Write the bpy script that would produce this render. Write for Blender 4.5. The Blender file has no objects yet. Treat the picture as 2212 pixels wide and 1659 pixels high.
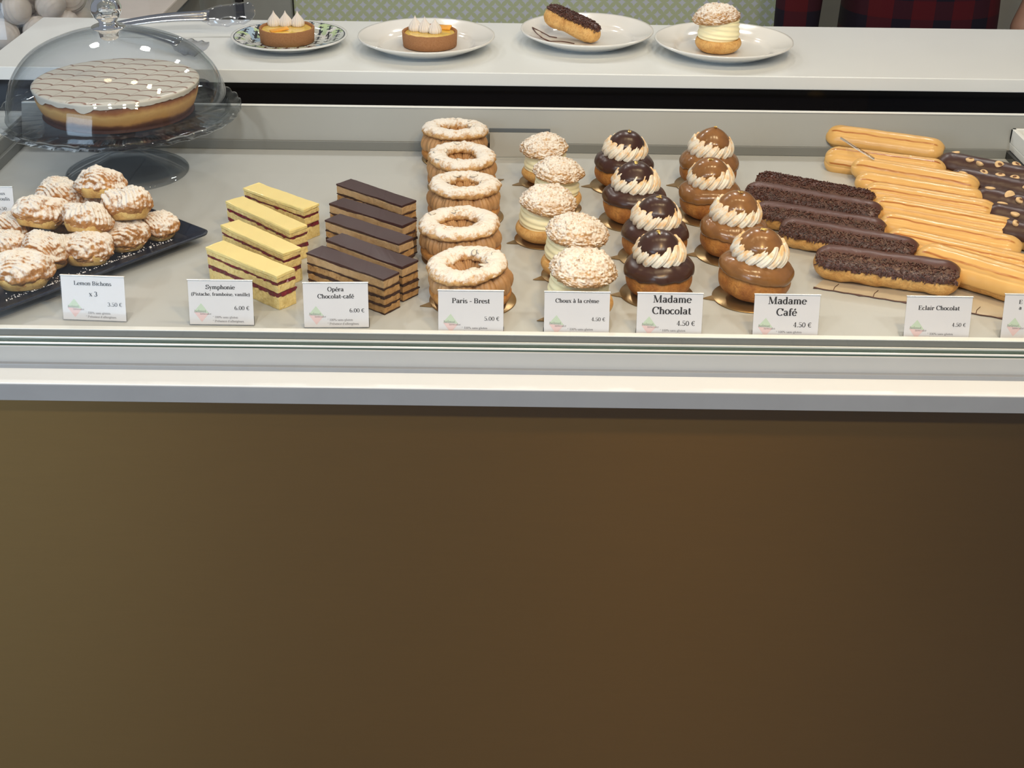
import bpy, bmesh, math, random
from mathutils import Vector, Matrix, noise
sc = bpy.context.scene
COL = sc.collection
R_ = math.radians
PI = math.pi
random.seed(7)

# ------------------------------------------------------------------ camera, light, exposure
ZD = 0.90                     # height of the display deck above the floor
CAMH = 0.62                   # camera height above the deck
FPX = 2850.0; W, H = 2212, 1659
PITCH, ROLL, YAW = R_(29.1), R_(0.69), R_(0.12)
cam_d = bpy.data.cameras.new('camera'); cam = bpy.data.objects.new('camera', cam_d); COL.objects.link(cam)
cam_d.sensor_fit = 'HORIZONTAL'; cam_d.sensor_width = 36.0; cam_d.lens = 36.0*FPX/W
cam_d.clip_start = 0.02; cam_d.clip_end = 60
cam.matrix_world = (Matrix.Translation((0, 0, ZD+CAMH)) @ Matrix.Rotation(YAW, 4, 'Z')
                    @ Matrix.Rotation(PI/2-PITCH, 4, 'X') @ Matrix.Rotation(ROLL, 4, 'Z'))
sc.camera = cam
sc.view_settings.view_transform = 'Standard'; sc.view_settings.look = 'None'
sc.view_settings.exposure = 0.0; sc.view_settings.gamma = 1.0; sc.view_settings.use_curve_mapping = False

world = bpy.data.worlds.new('world'); sc.world = world; world.use_nodes = True
wb = world.node_tree.nodes['Background']
wb.inputs[0].default_value = (0.80, 0.86, 1.0, 1); wb.inputs[1].default_value = 0.26

def area(name, loc, target, size, sizey, power, color, spread=180):
    l = bpy.data.lights.new(name, 'AREA'); l.shape = 'RECTANGLE'; l.size = size; l.size_y = sizey
    l.energy = power; l.color = color; l.spread = R_(spread)
    o = bpy.data.objects.new(name, l); COL.objects.link(o); o.location = (loc[0], loc[1], loc[2]+ZD)
    d = Vector((target[0], target[1], target[2]+ZD)) - Vector(o.location)
    o.rotation_euler = d.to_track_quat('-Z', 'Y').to_euler()
    return o
def downlight(name, x, y, z, target, power, color, size=.13):
    o = area(name, (x, y, z), target, size, size, power, color); o.data.shape = 'DISK'; return o
for x in (-1.15, -.45, .25, .95):
    downlight('downlight_back', x, 3.0, 1.45, (x*.55, 1.6, 0), 4.3, (1.0, .985, .95))
for x in (-.9, -.3, .3, .9):
    downlight('downlight_front', x, -.25, 1.55, (x*.6, 1.45, 0), 9.0, (1.0, .965, .90))
for x, e in ((-.55, .7), (-.05, 1.5), (.35, 3.0), (.70, 3.8)):
    downlight('downlight_warm', x, 1.33, 1.35, (x*.95, 1.33, 0), e, (1.0, .77, .45))
downlight('added_floor_light', .35, .55, 1.1, (.45, .6, -.9), 7.0, (1.0, .60, .22), .10)  # lamp added to warm the floor mirrored in the bronze panel
area('window_light', (-2.12, -1.62, .50), (-.9, 1.3, -.1), 1.7, 1.7, 54, (.60, .78, 1.0))

# ------------------------------------------------------------------ helpers
CM = cam.matrix_world.to_3x3()
def at(px, py, z):
    """world point at height z above the deck along the sight line of a photo pixel"""
    d = CM @ Vector(((px-W/2)/FPX, (H/2-py)/FPX, -1.0))
    t = (z-CAMH)/d.z
    return Vector((d.x*t, d.y*t, z+ZD))

def link(name, me, parent=None, m=None):
    o = bpy.data.objects.new(name, me); COL.objects.link(o)
    if parent: o.parent = parent
    if m: me.materials.append(m)
    return o
def mesh(name, vs, fs, m=None, parent=None, smooth=True, loc=None):
    me = bpy.data.meshes.new(name); me.from_pydata([tuple(v) for v in vs], [], fs); me.update()
    if smooth: me.shade_smooth()
    o = link(name, me, parent, m)
    if loc is not None: o.location = loc
    return o
def bmobj(name, bm, m=None, parent=None, smooth=False, loc=None):
    me = bpy.data.meshes.new(name); bmesh.ops.recalc_face_normals(bm, faces=bm.faces); bm.to_mesh(me); bm.free()
    if smooth: me.shade_smooth()
    o = link(name, me, parent, m)
    if loc is not None: o.location = loc
    return o
def box(name, lo, hi, m, parent=None, bev=0.0, seg=2, smooth=False, rel=True):
    """box between two corners; z is measured from the deck when it has no parent"""
    bm = bmesh.new(); bmesh.ops.create_cube(bm, size=1.0)
    for v in bm.verts:
        v.co = Vector([lo[i]+(v.co[i]+.5)*(hi[i]-lo[i]) for i in range(3)])
    if bev: bmesh.ops.bevel(bm, geom=bm.edges[:]+bm.verts[:], offset=bev, segments=seg, affect='EDGES', profile=.5)
    if parent is None and rel:
        for v in bm.verts: v.co.z += ZD
    return bmobj(name, bm, m, parent, smooth)
def grid(name, nu, nv, fn, m, parent=None, closeu=True, closev=False, capped=False, smooth=True, loc=None):
    vs = []; fs = []
    for j in range(nv):
        for i in range(nu):
            vs.append(fn(i/(nu if closeu else nu-1), j/(nv if closev else nv-1)))
    iu = nu if closeu else nu-1; jv = nv if closev else nv-1
    for j in range(jv):
        for i in range(iu):
            a = j*nu+i; b = j*nu+(i+1) % nu; c = ((j+1) % nv)*nu+(i+1) % nu; d = ((j+1) % nv)*nu+i
            fs.append((a, b, c, d))
    if capped:
        fs.append(tuple(range(nu-1, -1, -1))); fs.append(tuple((nv-1)*nu+i for i in range(nu)))
    return mesh(name, vs, fs, m, parent, smooth, loc)
def catmull(pts, n):
    out = []
    P = [pts[0]]+list(pts)+[pts[-1]]
    for k in range(n):
        s = k/(n-1)*(len(pts)-1); i = min(int(s), len(pts)-2); t = s-i
        p0, p1, p2, p3 = P[i], P[i+1], P[i+2], P[i+3]
        out.append(tuple(.5*((2*p1[a])+(-p0[a]+p2[a])*t+(2*p0[a]-5*p1[a]+4*p2[a]-p3[a])*t*t+(-p0[a]+3*p1[a]-3*p2[a]+p3[a])*t**3) for a in range(len(p1))))
    return out
def lathe(name, prof, nseg, m, parent=None, dis=None, npts=None, loc=None, smooth=True):
    pr = catmull(prof, npts) if npts else prof
    n = len(pr)
    def fn(u, v):
        r, z = pr[min(int(round(v*(n-1))), n-1)]
        th = u*2*PI
        p = Vector((r*math.cos(th), r*math.sin(th), z))
        if dis: p = dis(p, th, v)
        return p
    return grid(name, nseg, n, fn, m, parent, smooth=smooth, loc=loc)
def nz(p, s, seed=0.0): return noise.noise(Vector((p[0]*s+seed*13.1, p[1]*s-seed*7.7, p[2]*s+seed*3.3)))
def tube(name, pts, rad, m, parent=None, n=8, loc=None):
    pts = [Vector(p) for p in pts]; vs = []; fs = []
    rads = rad if isinstance(rad, (list, tuple)) else [rad]*len(pts)
    for i, p in enumerate(pts):
        t = (pts[min(i+1, len(pts)-1)]-pts[max(i-1, 0)]).normalized()
        a = t.orthogonal().normalized() if i == 0 else (a-t*a.dot(t)).normalized()
        b = t.cross(a)
        for k in range(n):
            c = 2*PI*k/n; vs.append(p+(a*math.cos(c)+b*math.sin(c))*rads[i])
    for i in range(len(pts)-1):
        for k in range(n): fs.append((i*n+k, i*n+(k+1) % n, (i+1)*n+(k+1) % n, (i+1)*n+k))
    fs.append(tuple(range(n-1, -1, -1))); fs.append(tuple((len(pts)-1)*n+k for k in range(n)))
    return mesh(name, vs, fs, m, parent, True, loc)

def tag(o, label, cat, group=None, kind=None):
    o['label'] = label
    o['category'] = cat
    if group: o['group'] = group
    if kind: o['kind'] = kind
    return o
def struct(o, label=None):
    o['kind'] = 'structure'
    if label: o['label'] = label; o['category'] = 'room'
    return o
def thing(name, label, cat, loc, rz=0, group=None):
    o = bpy.data.objects.new(name, None); COL.objects.link(o); o.empty_display_size = 0.02
    o.location = loc; o.rotation_euler = (0, 0, rz)
    return tag(o, label, cat, group)
def kids(o): return [c for c in bpy.data.objects if c.parent == o]
def dup(root, loc, rz, label, group=None, tilt=None):
    KM = {}
    for c in bpy.data.objects:
        if c.parent: KM.setdefault(c.parent.name, []).append(c)
    def cp(o, parent):
        c = o.copy(); COL.objects.link(c); c.parent = parent
        for k in KM.get(o.name, []): cp(k, c)
        return c
    r = cp(root, None); r.location = loc; r.rotation_euler = (tilt[0] if tilt else 0, tilt[1] if tilt else 0, rz)
    r['label'] = label
    if group: r['group'] = group
    return r

# ------------------------------------------------------------------ materials
def lin(r, g, b):
    f = lambda c: (c/255/12.92) if c/255 <= .04045 else ((c/255+.055)/1.055)**2.4
    return (f(r), f(g), f(b), 1)
class NT:
    def __init__(s, name):
        s.m = bpy.data.materials.new(name); s.m.use_nodes = True; s.t = s.m.node_tree
        s.b = s.t.nodes['Principled BSDF']; s.out = s.t.nodes['Material Output']
        s.co = s.t.nodes.new('ShaderNodeTexCoord').outputs['Object']
    def n(s, typ, **kw):
        x = s.t.nodes.new(typ)
        for k, v in kw.items(): setattr(x, k, v)
        return x
    def l(s, a, b): s.t.links.new(a, b)
    def noise(s, scale, detail=3, rough=.55, vec=None, dist=0):
        x = s.n('ShaderNodeTexNoise'); x.inputs['Scale'].default_value = scale; x.inputs['Detail'].default_value = detail
        x.inputs['Roughness'].default_value = rough; x.inputs['Distortion'].default_value = dist
        s.l(vec or s.co, x.inputs['Vector']); return x.outputs[0]
    def ramp(s, fac, stops):
        x = s.n('ShaderNodeValToRGB'); e = x.color_ramp.elements
        while len(e) < len(stops): e.new(.5)
        for i, (p, c) in enumerate(stops): e[i].position = p; e[i].color = c if len(c) == 4 else (*c, 1)
        s.l(fac, x.inputs[0]); return x.outputs[0]
    def math(s, op, a, b=None, c=None, clamp=False):
        x = s.n('ShaderNodeMath', operation=op); x.use_clamp = clamp
        for i, v in enumerate((a, b, c)):
            if v is None: continue
            if isinstance(v, (int, float)): x.inputs[i].default_value = v
            else: s.l(v, x.inputs[i])
        return x.outputs[0]
    def mix(s, fac, a, b):
        x = s.n('ShaderNodeMix', data_type='RGBA')
        for sock, v in ((x.inputs[0], fac), (x.inputs[6], a), (x.inputs[7], b)):
            if isinstance(v, (int, float, tuple)): sock.default_value = v
            else: s.l(v, sock)
        return x.outputs[2]
    def bump(s, h, strength=.3, dist=.001):
        x = s.n('ShaderNodeBump'); x.inputs['Strength'].default_value = strength; x.inputs['Distance'].default_value = dist
        s.l(h, x.inputs['Height']); s.l(x.outputs[0], s.b.inputs['Normal']); return x
    def sep(s, vec=None):
        x = s.n('ShaderNodeSeparateXYZ'); s.l(vec or s.co, x.inputs[0]); return x.outputs
    def mapping(s, scale, vec=None, rot=(0, 0, 0)):
        x = s.n('ShaderNodeMapping'); x.inputs['Scale'].default_value = scale; x.inputs['Rotation'].default_value = rot
        s.l(vec or s.co, x.inputs[0]); return x.outputs[0]
    def nrm(s):
        return s.n('ShaderNodeNewGeometry').outputs['Normal']
    def set(s, base=None, rough=.5, metal=0, spec=.5, sss=0, coat=0):
        if base is not None:
            if isinstance(base, tuple): s.b.inputs['Base Color'].default_value = base
            else: s.l(base, s.b.inputs['Base Color'])
        s.b.inputs['Roughness'].default_value = rough; s.b.inputs['Metallic'].default_value = metal
        s.b.inputs['Specular IOR Level'].default_value = spec
        s.b.inputs['Coat Weight'].default_value = coat; s.b.inputs['Coat Roughness'].default_value = .12
        if sss:
            s.b.inputs['Subsurface Weight'].default_value = sss; s.b.inputs['Subsurface Radius'].default_value = (.004, .002, .001)
            s.b.inputs['Subsurface Scale'].default_value = 1.0
        return s.m
def plain(name, base, rough=.5, metal=0, spec=.5, var=0.06, vs=30, bump=0, bs=200, sss=0, coat=0):
    t = NT(name); nn = t.noise(vs, 4)
    c0 = tuple(max(0, c*(1-var*2)) for c in base[:3])+(1,); c1 = tuple(min(1, c*(1+var)) for c in base[:3])+(1,)
    col = t.ramp(nn, [(.3, c0), (.7, c1)])
    if bump: t.bump(t.noise(bs, 3), bump)
    return t.set(col, rough, metal, spec, sss, coat)

M = {}
M['case_white'] = plain('case_white', (.275, .285, .275, 1), .38, var=.015, vs=8)
M['step_grey'] = plain('step_grey', (.19, .197, .188, 1), .4, var=.01)
M['ledge_shade'] = plain('grey_ledge_shade', (.27, .285, .30, 1), .35, var=.02)  # grey-blue stands for the dimmer, cooler light on the ledge front
M['deck'] = plain('deck_white', (.485, .50, .49, 1), .30, var=.02, vs=5)
M['counter'] = plain('counter_white', (.76, .785, .785, 1), .28, var=.012, vs=6)
M['ledge'] = plain('ledge_white', (.77, .785, .765, 1), .3, var=.012, vs=6)
M['black_gloss'] = plain('black_glass', (.004, .004, .006, 1), .12, var=.0)
M['alu'] = plain('aluminium', (.62, .64, .64, 1), .32, metal=.6, var=.01)
M['metal_bright'] = plain('bright_metal_bead', (.92, .93, .90, 1), .22, metal=.3, var=.01)
def bronze():
    t = NT('brushed_bronze')
    fine = t.noise(1.0, 5, .7, t.mapping((26, 26, 420)))
    big = t.noise(2.2, 2, .5, t.mapping((1, 1, 1)))
    c = t.mix(fine, (.120, .070, .015, 1), (.150, .087, .020, 1))
    c = t.mix(t.math('MULTIPLY', big, .25), c, (.11, .06, .010, 1))
    t.bump(fine, .06, .0006)
    mm = t.set(c, .46, .85, .5)
    t.b.inputs['Anisotropic'].default_value = .85
    cx = t.n('ShaderNodeCombineXYZ'); cx.inputs[2].default_value = 1.0; t.l(cx.outputs[0], t.b.inputs['Tangent'])
    gl = t.n('ShaderNodeBsdfAnisotropic'); gl.inputs['Color'].default_value = (.17, .175, .19, 1); gl.inputs['Roughness'].default_value = .48
    gl.inputs['Anisotropy'].default_value = .85; t.l(cx.outputs[0], gl.inputs['Tangent'])
    ad = t.n('ShaderNodeAddShader'); t.l(t.b.outputs[0], ad.inputs[0]); t.l(gl.outputs[0], ad.inputs[1]); t.l(ad.outputs[0], t.out.inputs[0])
    return mm
M['bronze'] = bronze()
def thin_glass(name, tint, fres=1.0, edge=.35, edgecol=(.75, .82, .84, 1), rough=0.0):
    t = NT(name); t.t.nodes.remove(t.b)
    tr = t.n('ShaderNodeBsdfTransparent')
    gl = t.n('ShaderNodeBsdfGlossy'); gl.inputs['Roughness'].default_value = rough; gl.inputs['Color'].default_value = (1, 1, 1, 1)
    lw = t.n('ShaderNodeLayerWeight'); lw.inputs['Blend'].default_value = .35
    col = t.mix(t.math('MULTIPLY', t.math('POWER', lw.outputs['Facing'], 2.2), edge, clamp=True), tint, edgecol)
    t.l(col, tr.inputs['Color'])
    l2 = t.n('ShaderNodeLayerWeight'); l2.inputs['Blend'].default_value = .5
    fr = t.math('ADD', .04, t.math('MULTIPLY', t.math('POWER', l2.outputs['Facing'], 5.0), .9))
    mx = t.n('ShaderNodeMixShader'); t.l(t.math('MULTIPLY', fr, fres, clamp=True), mx.inputs[0])
    t.l(tr.outputs[0], mx.inputs[1]); t.l(gl.outputs[0], mx.inputs[2]); t.l(mx.outputs[0], t.out.inputs[0])
    return t.m
M['pane'] = thin_glass('clear_pane', (.985, .99, .985, 1), .8, .3, (.6, .75, .68, 1))
M['dome'] = thin_glass('dome_glass', (.972, .98, .99, 1), .7, .7, (.52, .59, .64, 1))
M['stand_glass'] = thin_glass('stand_glass', (.935, .95, .965, 1), .9, .85, (.52, .59, .64, 1))
M['jar_glass'] = thin_glass('jar_glass', (.93, .93, .93, 1), 1.0, .5, (.5, .5, .5, 1))
M['acrylic'] = thin_glass('clear_acrylic', (.985, .985, .985, 1), .22, .4, (.75, .77, .77, 1))
def solid_glass():
    t = NT('knob_glass'); t.set((.93, .95, .97, 1), .02)
    t.b.inputs['Transmission Weight'].default_value = 1.0; t.b.inputs['IOR'].default_value = 1.48
    return t.m
M['knob_glass'] = solid_glass()
M['paper'] = plain('card_paper', (.80, .79, .81, 1), .55, var=.01)
M['ink'] = plain('ink_grey', (.035, .035, .04, 1), .6, var=0)
M['ink_soft'] = plain('ink_pale', (.26, .25, .26, 1), .6, var=0)
M['logo_green'] = plain('logo_green', lin(205, 222, 198), .6, var=0)
M['logo_pink'] = plain('logo_pink', lin(238, 208, 206), .6, var=0)
M['grey_card'] = plain('grey_card', (.36, .36, .34, 1), .45, var=.02)
M['porcelain'] = plain('porcelain', (.78, .775, .75, 1), .12, var=.008, coat=.3)
M['gold_board'] = plain('gold_board', (.34, .215, .09, 1), .28, metal=.8, var=.05)
M['gold_leaf'] = plain('gold_leaf', (.95, .66, .22, 1), .3, metal=.6, var=.1, vs=300)
M['choc_glaze'] = plain('chocolate_glaze', (.050, .019, .013, 1), .30, var=.08, vs=60, coat=.05)
M['coffee_glaze'] = plain('coffee_glaze', (.255, .115, .036, 1), .24, var=.12, vs=70, coat=.25)
M['choc_matte'] = plain('chocolate_matte', (.095, .037, .026, 1), .38, var=.08, vs=60)
M['choc_dark'] = plain('dark_chocolate', (.055, .021, .015, 1), .36, var=.08, vs=60)
M['sprinkle'] = plain('chocolate_sprinkle', (.085, .028, .018, 1), .5, var=.35, vs=300)
M['steel'] = plain('steel', (.62, .62, .63, 1), .18, metal=1, var=.02)
M['acrylic_head'] = thin_glass('clear_scalloped', (.86, .87, .9, 1), 2.0, .8, (.45, .45, .5, 1), .08)
M['tray_slate'] = plain('tray_slate', (.007, .012, .028, 1), .28, var=.2, vs=60)
M['nut'] = plain('hazelnut_flesh', (.76, .52, .27, 1), .6, var=.12, vs=200)
M['nut_dark'] = plain('hazelnut_core', (.20, .085, .035, 1), .7, var=.2, vs=200)
M['cream_vanilla'] = plain('vanilla_cream', (.95, .87, .56, 1), .5, var=.02, vs=80, sss=.08)

def choux(name, a, b, dark, scale=60, bump=.5):
    t = NT(name); n1 = t.noise(scale, 5, .6); n2 = t.noise(scale*3.2, 4, .7, dist=1.2)
    c = t.ramp(n1, [(.28, dark), (.45, b), (.72, a)])
    cr = t.ramp(n2, [(.40, (0, 0, 0, 1)), (.52, (1, 1, 1, 1))])
    c = t.mix(t.math('MULTIPLY', t.math('SUBTRACT', 1.0, cr), .38), c, dark)
    t.bump(t.math('ADD', n2, n1), bump, .0015)
    return t.set(c, .55, 0, .35, sss=.05)
M['choux_gold'] = choux('choux_golden', (.60, .31, .095, 1), (.45, .20, .05, 1), (.28, .10, .025, 1))
M['choux_pale'] = choux('choux_pale', (.78, .50, .19, 1), (.68, .38, .12, 1), (.40, .17, .045, 1), 50, .6)
M['choux_brown'] = choux('choux_brown', (.56, .255, .060, 1), (.40, .150, .030, 1), (.21, .062, .014, 1), 55, .8)
def sugar(name, crust, dark, s1=70, lo=.42, hi=.56, up=.55, white=(.84, .79, .72, 1), s2=420):
    t = NT(name); nrm = t.sep(t.nrm())[2]
    n1 = t.noise(s1, 6, .72); n2 = t.noise(s2, 3, .6)
    base = t.ramp(t.noise(s1*1.6, 4), [(.3, dark), (.65, crust)])
    f = t.math('ADD', t.math('MULTIPLY', t.math('ADD', n1, t.math('MULTIPLY', n2, .55)), 1.0), t.math('MULTIPLY', nrm, up))
    fac = t.ramp(t.math('MULTIPLY', f, .5), [(lo, (0, 0, 0, 1)), (hi, (1, 1, 1, 1))])
    t.bump(t.math('ADD', n1, n2), .55, .0016)
    return t.set(t.mix(fac, base, white), .75, 0, .2)
M['sugar_ring'] = sugar('icing_sugar_on_choux_ring', (.68, .42, .18, 1), (.42, .20, .07, 1), 95, .46, .60, .50)
M['sugar_craq'] = sugar('icing_sugar_on_craquelin', (.62, .38, .17, 1), (.36, .18, .07, 1), 95, .40, .56, .36)
M['sugar_bichon'] = sugar('icing_sugar_on_puff_pastry', (.60, .30, .10, 1), (.36, .14, .04, 1), 75, .40, .53, .42)
M['almond'] = plain('almond', (.80, .72, .60, 1), .6, var=.1, vs=200)
def praline():
    t = NT('praline_cream'); n = t.noise(300, 4)
    c = t.ramp(t.noise(60, 4), [(.3, (.40, .21, .085, 1)), (.7, (.54, .315, .145, 1))])
    sp = t.ramp(n, [(.66, (0, 0, 0, 1)), (.72, (1, 1, 1, 1))])
    t.bump(n, .2, .0006)
    return t.set(t.mix(t.math('MULTIPLY', sp, .6), c, (.25, .10, .03, 1)), .5, 0, .4, sss=.08)
M['praline'] = praline()
def meringue(name, toast=.55):
    t = NT(name); n = t.noise(110, 3, .5); up = t.sep(t.nrm())[2]
    f = t.ramp(t.math('ADD', n, t.math('MULTIPLY', up, .20)), [(.52, (0, 0, 0, 1)), (.72, (1, 1, 1, 1))])
    return t.set(t.mix(t.math('MULTIPLY', f, toast), (.87, .81, .69, 1), (.80, .46, .16, 1)), .5, 0, .3, sss=.12)
M['meringue_toast'] = meringue('toasted_meringue', .8)
M['meringue'] = plain('white_meringue', (.80, .74, .68, 1), .6, var=.05, vs=60, sss=.1)
def crumb(name, a, b, dark, s=260, thr=.36):
    t = NT(name); n = t.noise(s, 5, .7)
    c = t.ramp(n, [(thr-.06, dark), (thr+.04, b), (.62, a)])
    t.bump(n, .7, .0014)
    return t.set(c, .8, 0, .2)
M['sponge_yellow'] = crumb('yellow_sponge', (.84, .68, .31, 1), (.74, .56, .22, 1), (.50, .36, .12, 1))
M['sponge_coffee'] = crumb('coffee_sponge', (.50, .30, .125, 1), (.40, .22, .085, 1), (.20, .10, .035, 1))
M['coffee_cream'] = crumb('coffee_buttercream', (.54, .36, .19, 1), (.48, .31, .155, 1), (.32, .18, .08, 1), 200, .34)
M['choc_layer'] = crumb('chocolate_layer', (.060, .028, .020, 1), (.040, .018, .013, 1), (.02, .01, .008, 1))
M['opera_top'] = plain('opera_top_glaze', (.045, .015, .016, 1), .34, var=.05, vs=40, coat=.0)
M['pist_icing'] = plain('pale_yellow_icing', (.90, .74, .31, 1), .30, var=.02, vs=40, sss=.08)
M['raspberry'] = plain('raspberry_layer', (.165, .010, .022, 1), .3, var=.25, vs=200)
M['curd'] = plain('lemon_curd', (.82, .55, .10, 1), .15, var=.12, vs=60, coat=.4)
M['tart_shell'] = crumb('tart_shell', (.40, .20, .095, 1), (.34, .16, .07, 1), (.22, .09, .04, 1), 500, .33)
M['candied'] = plain('candied_orange', (.86, .40, .05, 1), .25, var=.1, vs=100)

# ------------------------------------------------------------------ room
def pattern_mat():
    t = NT('lattice_fabric'); s = t.sep()
    k = 1.0/(0.0205*math.sqrt(2))*1.0
    u = t.math('MULTIPLY', t.math('ADD', s[0], s[2]), k); v = t.math('MULTIPLY', t.math('SUBTRACT', s[0], s[2]), k)
    fu = t.math('ABSOLUTE', t.math('SUBTRACT', t.math('FRACT', u), .5)); fv = t.math('ABSOLUTE', t.math('SUBTRACT', t.math('FRACT', v), .5))
    def dist(a, b):
        a1 = t.math('SUBTRACT', a, 1.0); return t.math('SQRT', t.math('ADD', t.math('MULTIPLY', a1, a1), t.math('MULTIPLY', b, b)))
    d = t.math('MINIMUM', dist(fu, fv), dist(fv, fu))
    f = t.ramp(d, [(.735, (1, 1, 1, 1)), (.76, (0, 0, 0, 1))])
    return t.set(t.mix(f, lin(212, 218, 230), lin(196, 206, 172)), .8, 0, .2)
M['lattice'] = pattern_mat()
M['grey_wall'] = plain('grey_paint', (.34, .355, .335, 1), .6, var=.02)
M['cream_wall'] = plain('cream_paint', (.42, .39, .31, 1), .7, var=.02)
M['dark_line'] = plain('dark_edge', (.02, .02, .025, 1), .5)
M['table_cream'] = plain('cream_top', (.62, .55, .50, 1), .4, var=.02)
def floor_mat():
    t = NT('brown_floor'); br = t.n('ShaderNodeTexBrick'); t.l(t.mapping((1.0, 1.0, 1.0), rot=(0, 0, PI/2)), br.inputs[0])
    br.inputs['Scale'].default_value = 1.0; br.inputs['Brick Width'].default_value = .9; br.inputs['Row Height'].default_value = .14
    br.inputs['Mortar Size'].default_value = .003
    br.inputs['Color1'].default_value = (.27, .22, .17, 1); br.inputs['Color2'].default_value = (.23, .18, .135, 1); br.inputs['Mortar'].default_value = (.1, .05, .03, 1)
    return t.set(br.outputs[0], .4, 0, .4)
M['floor'] = floor_mat()
struct(box('floor', (-4, -3, -.98), (4, 4.2, -.90), M['floor']))
struct(box('wall_back', (-4, 3.60, -.90), (4, 3.70, 1.9), M['cream_wall']))
struct(box('added_dark_wall', (1.12, -1.75, -.90), (1.20, .90, 1.9), plain('dark_paint', (.035, .028, .02, 1), .7, var=.02)))  # unseen wall added to darken the right side of the bronze panel's reflection
struct(box('wall_front', (-1.15, -1.80, -.90), (1.12, -1.75, 1.9), plain('warm_paint', (.10, .07, .035, 1), .7, var=.02)))
o = box('bench_back', (-.545, 3.22, -.90), (.70, 3.30, .22), M['lattice'], bev=.006); tag(o, 'panel covered in pale green and lilac lattice fabric behind the white shelf', 'panel')
o = box('pillar', (-.66, 3.20, -.90), (-.548, 3.34, 1.9), M['grey_wall']); tag(o, 'grey pillar left of the lattice fabric panel', 'pillar')
o = thing('cupboard', 'low grey cupboard between cream table and grey pillar in the background', 'cupboard', (-.90, 3.36, 0))
box('body', (-.27, -.12, .0), (.215, .14, 1.25), M['grey_wall'], o)
box('dark_edge', (.215, -.14, 0), (.232, .14, 1.25), M['dark_line'], o)
# cream table in the left background, its right edge running away from the camera
o = thing('table', 'cream topped table in the left background behind the white shelf', 'table', (-1.05, 2.85, 0))
box('table_top', (-.42, -.35, .855), (.34, .35, .88), M['table_cream'], o, bev=.003)
for sx in (-.36, .28):
    for sy in (-.30, .30): box('leg', (sx-.02, sy-.02, 0), (sx+.02, sy+.02, .856), M['grey_wall'], o)

# ------------------------------------------------------------------ display case
XL, XR = -.700, .688
case = thing('display_case', 'long white and bronze refrigerated pastry display case with glass front', 'display case', (0, 1.5, 0))
def cbox(name, lo, hi, m, bev=0, **k):
    return box(name, (lo[0], lo[1]-1.5, lo[2]+ZD), (hi[0], hi[1]-1.5, hi[2]+ZD), m, case, bev, **k)
cbox('deck', (XL, 1.205, -.02), (XR, 1.80, 0), M['deck'])
cbox('front_lip', (XL-.2, 1.2035, -.0035), (XR+.2, 1.2115, .0064), M['step_grey'], .0004)
cbox('lip_bead', (XL-.2, 1.2035, .0064), (XR+.2, 1.2115, .0080), M['ledge'], .0008)
cbox('back_step', (XL, 1.785, 0), (XR, 1.789, .0135), M['step_grey'], .001)
cbox('side_step', (XL-.002, 1.21, 0), (XL+.004, 1.785, .0135), M['step_grey'], .001)
bm = bmesh.new()      # sloping back panel
y0, y1, zb, zt = 1.788, 1.812, -.02, .0545
XE = XR+.25
pv = [(XL, y0, zb), (XE, y0, zb), (XE, y0, .0), (XL, y0, .0), (XL, y1, zt), (XE, y1, zt), (XE, y1+.004, zt), (XL, y1+.004, zt), (XE, y1+.004, zb), (XL, y1+.004, zb)]
vv = [bm.verts.new((x, y-1.5, z+ZD)) for x, y, z in pv]
for f in ((0, 1, 2, 3), (3, 2, 5, 4), (4, 5, 6, 7), (7, 6, 8, 9), (0, 9, 8, 1), (0, 3, 4, 7, 9), (1, 8, 6, 5, 2)): bm.faces.new([vv[i] for i in f])
bmobj('back_panel', bm, M['case_white'], case)
bm = bmesh.new(); sp_ = [(0, 0), (.006, .0022), (.016, .0012), (.030, .0018), (.033, -.001), (.026, -.0040), (.018, -.0020), (.007, -.0016)]
sv_ = [bm.verts.new((.225+x, y0+.0185-1.5-.0012+z*.32, ZD+.0375+z)) for x, z in sp_]; bm.faces.new(sv_)
bmobj('cream_stain', bm, plain('cream_stain', (.42, .27, .12, 1), .6), case)
cbox('back_panel_bead', (XL, 1.8105, .0543), (XE, 1.8165, .0565), M['ledge'], .001)
cbox('black_back', (XL-.1, 1.90, -.02), (XR+.12, 1.91, .0700), M['black_gloss'])
cbox('black_shelf', (XL-.1, 1.8175, -.02), (XR+.12, 1.90, .030), M['black_gloss'])
cbox('side_panel', (XL-.075, 1.21, -.05), (XL-.002, 1.834, .032), M['case_white'], .002)
cbox('side_panel_cap', (XL-.045, 1.21, .032), (XL-.004, 1.834, .036), M['ledge'], .001)
cbox('side_base', (XR, 1.21, -.05), (XR+.2, 1.80, .010), M['black_gloss'], .001)
# glass in its channel
cbox('glass_channel', (XL-.2, 1.188, -.006), (XR+.2, 1.2035, -.002), plain('green_glass_edge', (.05, .085, .07, 1), .2))
cbox('channel_bead', (XL-.2, 1.1995, -.002), (XR+.2, 1.2015, .0005), M['metal_bright'], .0005)
cbox('channel_bead', (XL-.2, 1.1885, -.0035), (XR+.2, 1.1908, -.0005), M['metal_bright'], .0005)
g = cbox('front_glass', (XL-.2, 1.1925, -.002), (XR+.2, 1.1975, .62), M['pane'])
cbox('front_rail', (XL-.2, 1.186, -.0240), (XR+.2, 1.2035, -.0035), plain('rail_grey', (.42, .43, .42, 1), .35, var=.01), .0008)
cbox('rail_step', (XL-.2, 1.181, -.0275), (XR+.2, 1.21, -.0215), M['ledge_shade'], .0006)
cbox('front_ledge', (XL-.25, 1.1505, -.0462), (XR+.25, 1.215, -.0263), M['ledge'], .0010)
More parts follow.
